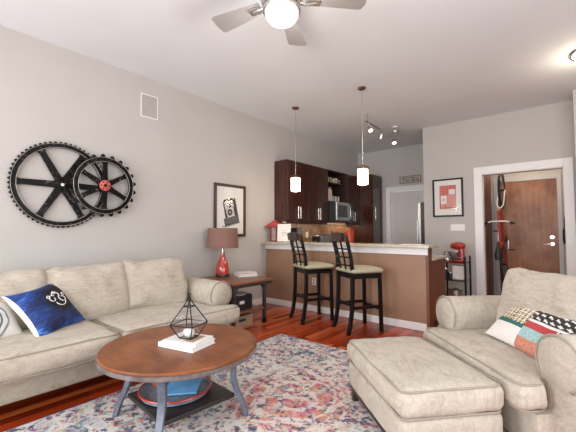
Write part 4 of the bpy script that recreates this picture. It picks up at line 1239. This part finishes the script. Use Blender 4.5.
# refrigerator behind the partition
fg = thing('refrigerator', 'black and stainless refrigerator edge beside the white kitchen door', 'refrigerator', (1.93, 6.92, 0))
obj('body', bx(0, .70, 0, .80, 0.03, 1.85), M_blackp, fg, smooth=False, bevel=.006)
dd = obj('door', bx(-.06, -.002, .005, .795, 0.72, 1.845), M_steel, fg, smooth=False, bevel=.008); b = BM(); cyl(b, (-.09, .06, .85), (-.09, .06, 1.5), .012, 10); cyl(b, (-.06, .06, .9), (-.09, .06, .9), .008, 8); cyl(b, (-.06, .06, 1.45), (-.09, .06, 1.45), .008, 8); obj('handle', b, M_chrome, dd)
obj('drawer', bx(-.06, -.002, .005, .795, 0.06, .71), M_steel, fg, smooth=False, bevel=.008)

# ------------------------------------------------------------------ bar stools
def stool(label, loc, rz):
    t = thing('bar_stool', label, 'bar stool', loc, rz, 'bar stools at the breakfast bar')
    W = .19; ZS = .70
    # local +y faces the bar
    for s in (-1, 1):
        b = BM(); bar(b, (s * .19, .215, 0.0), (s * .18, .205, ZS), .04, .04, (0, 1, 0)); obj('leg', b, M_blackw, t, smooth=False, bevel=.004)
        b = BM()
        prof = [(-.245, 0), (-.215, .10), (-.19, .25), (-.178, .45), (-.175, .70), (-.195, .90), (-.235, 1.06), (-.268, 1.17)]
        rings = []
        for i, (yy, zz) in enumerate(prof):
            wv = .038; d = .046 if i < 5 else .034
            xs = s * (.18 + (.012 if i == 0 else 0))
            rings.append([b.verts.new((xs + a * wv / 2, yy + c * d / 2, zz)) for a, c in ((-1, -1), (1, -1), (1, 1), (-1, 1))])
        for A, B in zip(rings, rings[1:]):
            for j in range(4): b.faces.new((A[j], A[(j + 1) % 4], B[(j + 1) % 4], B[j]))
        b.faces.new(rings[0][::-1]); b.faces.new(rings[-1]); obj('leg', b, M_blackw, t, angle=60, bevel=.003)
    b = BM()
    for y in (-.165, .205): bar(b, (-.18, y, .675), (.18, y, .675), .03, .065)
    for x in (-.175, .175): bar(b, (x, -.17, .675), (x, .21, .675), .03, .065)
    obj('seat_frame', b, M_blackw, t, smooth=False, bevel=.003)
    obj('seat', cushion(.45, .46, .055, rad=.05, puff=.022, n=12, wr=.001), M_seatpad, t, (0, 0.025, .705))
    for y, z in ((.21, .27), (-.18, .33)):
        b = BM(); bar(b, (-.18, y, z), (.18, y, z), .022, .035); obj('stretcher', b, M_blackw, t, smooth=False, bevel=.002)
    for x in (-.18, .18):
        b = BM(); bar(b, (x, -.185, .30), (x, .21, .30), .022, .035); obj('stretcher', b, M_blackw, t, smooth=False, bevel=.002)
    # back: curved crest rail, two cross rails, three slats
    def backy(z): return -.178 - max(0, (z - .72)) * .19 - max(0, z - .9) * .05
    b = BM(); N = 10
    for i in range(N):
        u0 = -1 + 2 * i / N; u1 = -1 + 2 * (i + 1) / N
        p = [(u * .20, backy(1.14) - .022 * (1 - u * u)) for u in (u0, u1)]
        h0 = 1.185 + .016 * (1 - u0 * u0); h1 = 1.185 + .016 * (1 - u1 * u1)
        v_ = [b.verts.new(q) for q in ((p[0][0], p[0][1] - .012, 1.09), (p[1][0], p[1][1] - .012, 1.09), (p[1][0], p[1][1] + .012, 1.09), (p[0][0], p[0][1] + .012, 1.09),
                                       (p[0][0], p[0][1] - .026, h0), (p[1][0], p[1][1] - .026, h1), (p[1][0], p[1][1] - .002, h1), (p[0][0], p[0][1] - .002, h0))]
        for f in ((0, 3, 2, 1), (4, 5, 6, 7), (0, 1, 5, 4), (2, 3, 7, 6), (1, 2, 6, 5), (0, 4, 7, 3)): b.faces.new([v_[k] for k in f])
    bmesh.ops.remove_doubles(b, verts=b.verts, dist=1e-5)
    o = obj('crest_rail', b, M_crest, t, angle=50); o['label'] = 'dark brown crest rail'
    for z in (.80, .90, 1.0):
        b = BM(); y = backy(z); tube(b, [(-.178, y, z), (0, y - .018, z), (.178, y, z)], .011, 6); obj('cross_rail', b, M_blackw, t)
    for x in (-.065, .065):
        b = BM(); pts = [(x, backy(z) - .016, z) for z in (.70, .80, .90, 1.0, 1.10)]
        for p, q in zip(pts, pts[1:]): bar(b, p, q, .026, .012, (0, 1, 0))
        obj('slat', b, M_blackw, t, smooth=False)
    return t


M_crest = wood_mat('crest_brown', (0.03, 0.012, 0.008), (0.10, 0.045, 0.03), 0, 0.3)
s1 = stool('black bar stool with cream seat, nearer the left wall', (1.30, 4.07, 0), R(-27))
s1.scale = (1.03, 1.03, 1.045)
s2 = dup(s1, (2.065, 4.03, 0), R(-31), 'black bar stool with cream seat, nearer the armchair')

# ------------------------------------------------------------------ pendants, track, fan, ceiling fittings
def pendant(label, x, y):
    t = thing('pendant_light', label, 'pendant light', (x, y, 0), 0, 'pendant lights over the bar')
    b = BM(); lathe(b, [(0, HC - .03), (.045, HC - .03), (.065, HC - .018), (.068, HC - .001), (0, HC - .001)], 28); obj('canopy', b, M_bronze, t)
    b = BM(); cyl(b, (0, 0, 2.17), (0, 0, HC - .03), .004, 8); obj('cord', b, M_chrome, t)
    b = BM(); box(b, -.075, .075, -.075, .075, 2.135, 2.145); cyl(b, (0, 0, 2.145), (0, 0, 2.20), .018, 12); obj('cap', b, M_bronze, t, smooth=False)
    b = BM()
    for sx_ in (-1, 1):
        for sy_ in (-1, 1): box(b, sx_ * .073 - .004, sx_ * .073 + .004, sy_ * .073 - .004, sy_ * .073 + .004, 2.10, 2.17)
    for s in (-1, 1): box(b, -.077, .077, s * .073 - .004, s * .073 + .004, 2.165, 2.172); box(b, s * .073 - .004, s * .073 + .004, -.077, .077, 2.165, 2.172)
    obj('frame', b, M_bronze, t, smooth=False)
    b = BM(); box(b, -.068, .068, -.068, .068, 1.915, 2.134); obj('lamp_shade', b, M_pendshade, t, smooth=False, bevel=.006)
    return t


pd1 = pendant('glowing square glass pendant above the bar, nearer the left wall', 0.835, 4.28)
pd1.scale = (.82, .82, 1)
dup(pd1, (2.03, 4.28, 0), 0, 'glowing square glass pendant above the bar, farther from the left wall')
for x in (0.835, 2.03): point_light('pendant_glow', (x, 4.28, 1.84), 9, (1, .80, .58), .07)

tl = thing('track_light', 'brushed metal ceiling track with three spot heads in the kitchen', 'track light', (1.565, 0, 0))
b = BM(); bar(b, (0.03, 5.25, HC - .13), (-.02, 6.68, HC - .13), .03, .02); obj('rail', b, M_chrome, tl, smooth=False)
b = BM(); lathe(b, [(0, HC - .03), (.06, HC - .03), (.07, HC - .001), (0, HC - .001)], 24, Matrix.Translation((0, 6.6, 0))); cyl(b, (0, 6.6, HC - .13), (0, 6.6, HC - .03), .012, 10); cyl(b, (.03, 5.3, HC - .13), (.03, 5.3, HC - .001), .01, 10); obj('canopy', b, M_chrome, tl)
for k, (y, dx, dy) in enumerate(((5.42, .05, -.03), (5.95, -.05, .04), (6.5, .03, -.05))):
    h = Vector((dx, dy, -.11)).normalized(); p = Vector((0.01, y, HC - .145)); q = p + Vector((0, 0, -.04))
    b = BM(); cyl(b, p, q, .008, 8); tube(b, [q, q + h * .03, q + h * .10], [.02, .035, .045], 16); hd = obj('spot_head', b, M_chrome, tl)
    b = BM(); cyl(b, q + h * .099, q + h * .102, .037, 16); obj('lamp_face', b, M_spotlamp, hd)
    spot_light('spot_glow', tuple(Vector((1.565, 0, 0)) + q + h * .13), tuple(Vector((1.565, 0, 0)) + q + h * 1.5), 14, (1, .85, .66), 100)
sd = thing('smoke_detector', 'small round white detector on the ceiling past the track light', 'detector', (1.68, 6.3, HC))
b = BM(); lathe(b, [(0, -.03), (.035, -.03), (.05, -.02), (.055, 0), (0, 0)], 24); obj('body', b, M_plast, sd); b = BM(); lathe(b, [(0, -.034), (.012, -.034), (.012, -.03), (0, -.03)], 12); obj('cap', b, M_chrome, sd)
fl = thing('ceiling_light', 'flush round glowing ceiling light at the right edge', 'ceiling light', (4.50, 5.05, HC))
b = BM(); lathe(b, [(0, -.02), (.22, -.02), (.23, 0), (0, 0)], 36); obj('base', b, M_chrome, fl); b = BM(); lathe(b, [(0, -.09), (.08, -.085), (.16, -.06), (.20, -.02), (0, -.02)], 36); obj('diffuser', b, emat('warm_diffuser', (1, .88, .70), 4.0), fl)
point_light('entry_light_glow', (4.50, 5.05, HC - .22), 14, (1, .86, .68), .15)

FX, FY, ZF = 2.575, 1.925, 3.045
fn_ = thing('ceiling_fan', 'brushed silver ceiling fan with white globe light', 'ceiling fan', (FX, FY, 0))
b = BM(); lathe(b, [(0, HC - .10), (.06, HC - .10), (.085, HC - .03), (.09, HC - .001), (0, HC - .001)], 32); obj('canopy', b, M_chrome, fn_)
b = BM(); lathe(b, [(0, 2.985), (.11, 2.985), (.145, 3.0), (.16, 3.03), (.16, 3.08), (.14, 3.125), (.08, 3.15), (.05, 3.19), (0, 3.19)], 40); obj('motor_housing', b, M_chrome, fn_)
b = BM(); lathe(b, [(.10, 2.945), (.145, 2.95), (.15, 2.965), (.13, 2.986), (.10, 2.986)], 40); obj('light_ring', b, M_chrome, fn_)
b = BM(); lathe(b, [(0, 2.855), (.05, 2.86), (.10, 2.882), (.128, 2.918), (.133, 2.95), (.12, 2.975), (0, 2.975)], 40); obj('light_globe', b, M_globe, fn_)
for k in range(5):
    a = R(190 - 73 * k); Mz = Matrix.Rotation(a, 4, 'Z')
    b = BM(); tube(b, [Mz @ Vector(p) for p in ((.13, 0, 3.035), (.19, 0.01, 3.025), (.27, 0, 3.035))], [.016, .013, .01], 8); box(b, .20, .30, -.035, .035, 3.032, 3.038, Mz); br_ = obj('blade_bracket', b, M_chrome, fn_)
    out = [(.19, -.055), (.62, -.092), (.645, -.08), (.655, 0), (.645, .08), (.62, .092), (.19, .055)]
    b = BM(); prism(b, out, 3.042, 3.05, Mz @ Matrix.Translation((0, 0, 3.045)) @ Matrix.Rotation(R(11), 4, 'X') @ Matrix.Translation((0, 0, -3.045))); obj('blade', b, M_blade, fn_, smooth=False)
point_light('fan_glow', (FX, FY, 2.78), 20, (1, .95, .88), .13)

# ------------------------------------------------------------------ bar cart with mixer
bc = thing('bar_cart', 'black metal cart with glossy shelves beside the entry', 'cart', (2.665, 6.42, 0))
for x in (-.19, .19):
    for y in (-.14, .22):
        lg = obj('leg', bx(x - .014, x + .014, y - .014, y + .014, .06, .84), M_black, bc, smooth=False, bevel=.003)
        b = BM(); cyl(b, (x - .012, y, .03), (x + .012, y, .03), .03, 14); obj('caster', b, M_black, lg)
for z in (.12, .42, .72): obj('shelf', bx(-.18, .18, -.13, .21, z, z + .018), M_redgloss if z > .7 else M_shelfblk, bc, smooth=False) if False else obj('shelf', bx(-.18, .18, -.13, .21, z, z + .018), mat('glossy_red_shelf', (0.20, 0.03, 0.025), .15) if z > .7 else M_shelfblk, bc, smooth=False)
b = BM()
for z in (.82, .76, .49, .45): bar(b, (.19, -.14, z), (.19, .22, z), .012, .012); bar(b, (-.19, -.14, z), (.19, -.14, z), .012, .012) if z in (.82,) else None
obj('chrome_rail', b, M_chrome, bc, smooth=False)
sm = thing('stand_mixer', 'dark red stand mixer with steel bowl on the black cart', 'mixer', (2.70, 6.46, .7385), R(-35))
obj('base', cushion(.30, .17, .035, rad=.06, puff=0, n=8, wr=0), M_redpaint, sm, (0, 0, 0))
b = BM(); tube(b, [(.10, 0, .02), (.105, 0, .12), (.09, 0, .22)], [.05, .042, .05], 14); obj('column', b, M_redpaint, sm)
b = BM(); tube(b, [(.15, 0, .27), (.12, 0, .275), (.02, 0, .275), (-.10, 0, .27), (-.13, 0, .268)], [.035, .062, .07, .056, .04], 18); hd = obj('head', b, M_redpaint, sm)
b = BM(); cyl(b, (-.128, 0, .268), (-.14, 0, .268), .03, 16); obj('hub_cap', b, M_chrome, hd)
b = BM(); lathe(b, [(0, .04), (.05, .04), (.085, .09), (.10, .17), (.096, .17), (.08, .10), (0, .05)], 24, Matrix.Translation((-.06, 0, 0))); obj('bowl', b, M_steel, sm)
pt = thing('kettle', 'dark kettle left of the red mixer on the cart', 'kettle', (2.55, 6.36, .7385))
b = BM(); lathe(b, [(0, 0), (.07, 0), (.08, .03), (.07, .09), (.04, .12), (0, .125)], 24); obj('body', b, M_steel, pt); b = BM(); tube(b, [(-.06, 0, .06), (-.10, 0, .11), (-.12, 0, .13)], [.018, .012, .009], 8); obj('spout', b, M_steel, pt); b = BM(); tube(b, [(-.05, 0, .10), (-.03, 0, .17), (.03, 0, .17), (.05, 0, .10)], .007, 8); obj('handle', b, M_black, pt)
o = obj('appliance_box', bx(-.09, .09, -.08, .08, 0, .24), M_plast, None, (2.72, 6.45, .4385), smooth=False, bevel=.01); tag(o, 'white boxy appliance on the middle shelf of the cart', 'appliance')
for k, (x, y, r_, h_, lb) in enumerate(((2.52, 6.36, .045, .20, 'black round canister on the middle shelf of the cart'), (2.60, 6.34, .035, .13, 'short dark canister before the white appliance on the cart'))):
    t = thing('canister', lb, 'canister', (x, y, .4385)); b = BM(); lathe(b, [(0, 0), (r_, 0), (r_, h_ * .85), (0, h_ * .85)], 18); obj('body', b, M_blackp, t); b = BM(); lathe(b, [(0, h_ * .85), (r_ * 1.03, h_ * .85), (r_, h_), (0, h_)], 18); obj('lid', b, M_chrome, t)
o = thing('cooking_pot', 'dark steel pot on the bottom shelf of the cart', 'pot', (2.66, 6.42, .1385)); b = BM(); lathe(b, [(0, 0), (.11, 0), (.115, .12), (.11, .12), (.105, .01), (0, .01)], 24); obj('body', b, M_steel, o); b = BM(); lathe(b, [(0, .15), (.02, .145), (.06, .135), (.117, .122), (.117, .12), (0, .13)], 24); obj('lid', b, M_steel, o)

# ------------------------------------------------------------------ entry: hanging bicycle, stand, bag
bkst = thing('bike_stand', 'tall wooden post carrying the bicycle at the left of the entry', 'stand', (3.19, 7.68, 0))
obj('pole', bx(-.03, .03, -.02, .02, .03, 2.2), M_hallwood, bkst, smooth=False, bevel=.003); obj('base', bx(-.10, .22, -.20, .10, 0, .03), M_black, bkst, smooth=False, bevel=.003)
b = BM(); tube(b, [(0, -.02, 2.12), (.03, -.10, 2.16), (.06, -.28, 2.17), (.065, -.31, 2.20)], .008, 8); obj('hook', b, M_black, bkst)
bi = thing('bicycle', 'red and white bicycle hanging upright by its front wheel in the entry', 'bicycle', (3.27, 7.33, 0))
# bike plane: up axis = world z (forward), saddle side towards -y
WR = .315; zf, zr = 2.02, .66
def bp_(f, u, s=0.0):  # f along the bike from the rear axle (upwards), u = bike's up (towards the room), s sideways
    return Vector((s, -u, zr + f))
RW = Matrix.Rotation(R(90), 4, 'Y')
for nm, zc in (('front_wheel', zf), ('rear_wheel', zr)):
    b = BM(); tube(b, [(0, WR * math.cos(2 * PI * k / 48), zc + WR * math.sin(2 * PI * k / 48)) for k in range(48)], .022, 8, closed=True); wh = obj('wheel', b, M_tire, bi)
    b = BM(); tube(b, [(0, (WR - .025) * math.cos(2 * PI * k / 48), zc + (WR - .025) * math.sin(2 * PI * k / 48)) for k in range(48)], .011, 6, closed=True); obj('rim', b, M_steel, wh)
    b = BM()
    for k in range(24):
        a = 2 * PI * k / 24; tube(b, [(.02 * (1 if k % 2 else -1), 0, zc), (0, (WR - .03) * math.cos(a), zc + (WR - .03) * math.sin(a))], .0014, 4)
    obj('spokes', b, M_steel, wh); b = BM(); cyl(b, (-.04, 0, zc), (.04, 0, zc), .018, 10); obj('hub', b, M_black, wh)
wb = zf - zr
bbk = bp_(.44, -.05); seat_t = bp_(.30, .42); head_b = bp_(wb - .36, .30); head_t = bp_(wb - .42, .46)
b = BM(); tube(b, [bbk, seat_t], .016, 8); tube(b, [bbk, head_b], .019, 8); tube(b, [seat_t + Vector((0, .06, 0)), head_t], .017, 8); tube(b, [head_b, head_t], .021, 8)
for s in (-.05, .05): tube(b, [bbk, bp_(0, 0, s)], .009, 6); tube(b, [seat_t + Vector((0, .06, 0)), bp_(0, 0, s)], .008, 6)
obj('frame', b, M_redpaint, bi)
b = BM()
for s in (-.05, .05): tube(b, [head_b, bp_(wb - .28, .22, s), bp_(wb, 0, s)], .011, 8)
obj('fork', b, M_paper, bi)
b = BM(); hb = bp_(wb - .58, .45); tube(b, [head_t, bp_(wb - .52, .40), hb], .014, 8); tube(b, [hb + Vector((x, 0, dz)) for x, dz in ((-.20, -.03), (-.10, 0), (.10, 0), (.20, -.03))], .012, 8); hbar = obj('handlebar', b, M_paper, bi); hbar['label'] = 'white handlebar'
for s in (-1, 1):
    b = BM(); tube(b, [hb + Vector((s * .16, 0, -.02)), hb + Vector((s * .235, 0, -.038))], .019, 10); tube(b, [hb + Vector((s * .17, -.02, -.02)), hb + Vector((s * .21, -.03, -.09))], .006, 6); obj('grip', b, M_black, hbar)
b = BM(); tube(b, [seat_t, bp_(.28, .56)], .013, 8); obj('seat_post', b, M_steel, bi)
b = BM(); tube(b, [bp_(.12, .58), bp_(.20, .585), bp_(.34, .58), bp_(.42, .575)], [.05, .06, .025, .018], 12); obj('saddle', b, M_leather, bi)
b = BM(); cyl(b, bbk + Vector((-.07, 0, 0)), bbk + Vector((.07, 0, 0)), .02, 10); lathe(b, [(0, -.004), (.09, -.004), (.09, .004), (0, .004)], 28, Matrix.Translation(bbk + Vector((.05, 0, 0))) @ RW); obj('chainring', b, M_black, bi)
for s in (-1, 1):
    p = bbk + Vector((s * .075, 0, 0)); q = p + Vector((0, 0, s * .17 * -1)); b = BM(); bar(b, p, q, .014, .022, (0, 1, 0)); ck = obj('crank', b, M_steel, bi, smooth=False)
    b = BM(); box(b, q.x + (0 if s > 0 else -.09), q.x + (.09 if s > 0 else 0), q.y - .04, q.y + .04, q.z - .012, q.z + .012); obj('pedal', b, M_black, ck, smooth=False)
el = thing('ceiling_light', 'small flush ceiling light added to brighten the entry by the front door', 'ceiling light', (3.65, 7.25, HC))  # invented fixture above the header, unseen, put in to brighten the entry
b = BM(); lathe(b, [(0, -.07), (.07, -.065), (.12, -.04), (.14, 0), (0, 0)], 28); obj('diffuser', b, emat('entry_fill_diffuser', (1, .88, .72), 3.0), el)
point_light('entry_fill', (3.65, 7.25, HC - .35), 16, (1, .87, .72), .12)  # added fill light for the front door and bicycle
hk = thing('wall_hook', 'small metal hook on the right side of the entry by the front door', 'hook', (4.2, 7.55, 1.50))
obj('plate', bx(-.006, 0, -.02, .02, -.04, .04), M_chrome, hk, smooth=False); b = BM(); tube(b, [(-.006, 0, .0), (-.04, 0, -.01), (-.05, 0, .02)], .006, 8); obj('prong', b, M_chrome, hk)
bg_ = thing('hanging_bag', 'black bag hanging on the right side of the entry by the front door', 'bag', (4.152, 7.55, 0))
obj('body', cushion(.055, .24, .26, rad=.027, puff=.01, n=8, wr=.004), M_leather, bg_, (0, 0, 1.05))
b = BM(); tube(b, [(0, -.09, 1.29), (0, -.02, 1.47), (0, 0, 1.497), (0, .02, 1.47), (0, .09, 1.29)], .008, 8); obj('strap', b, M_leather, bg_)
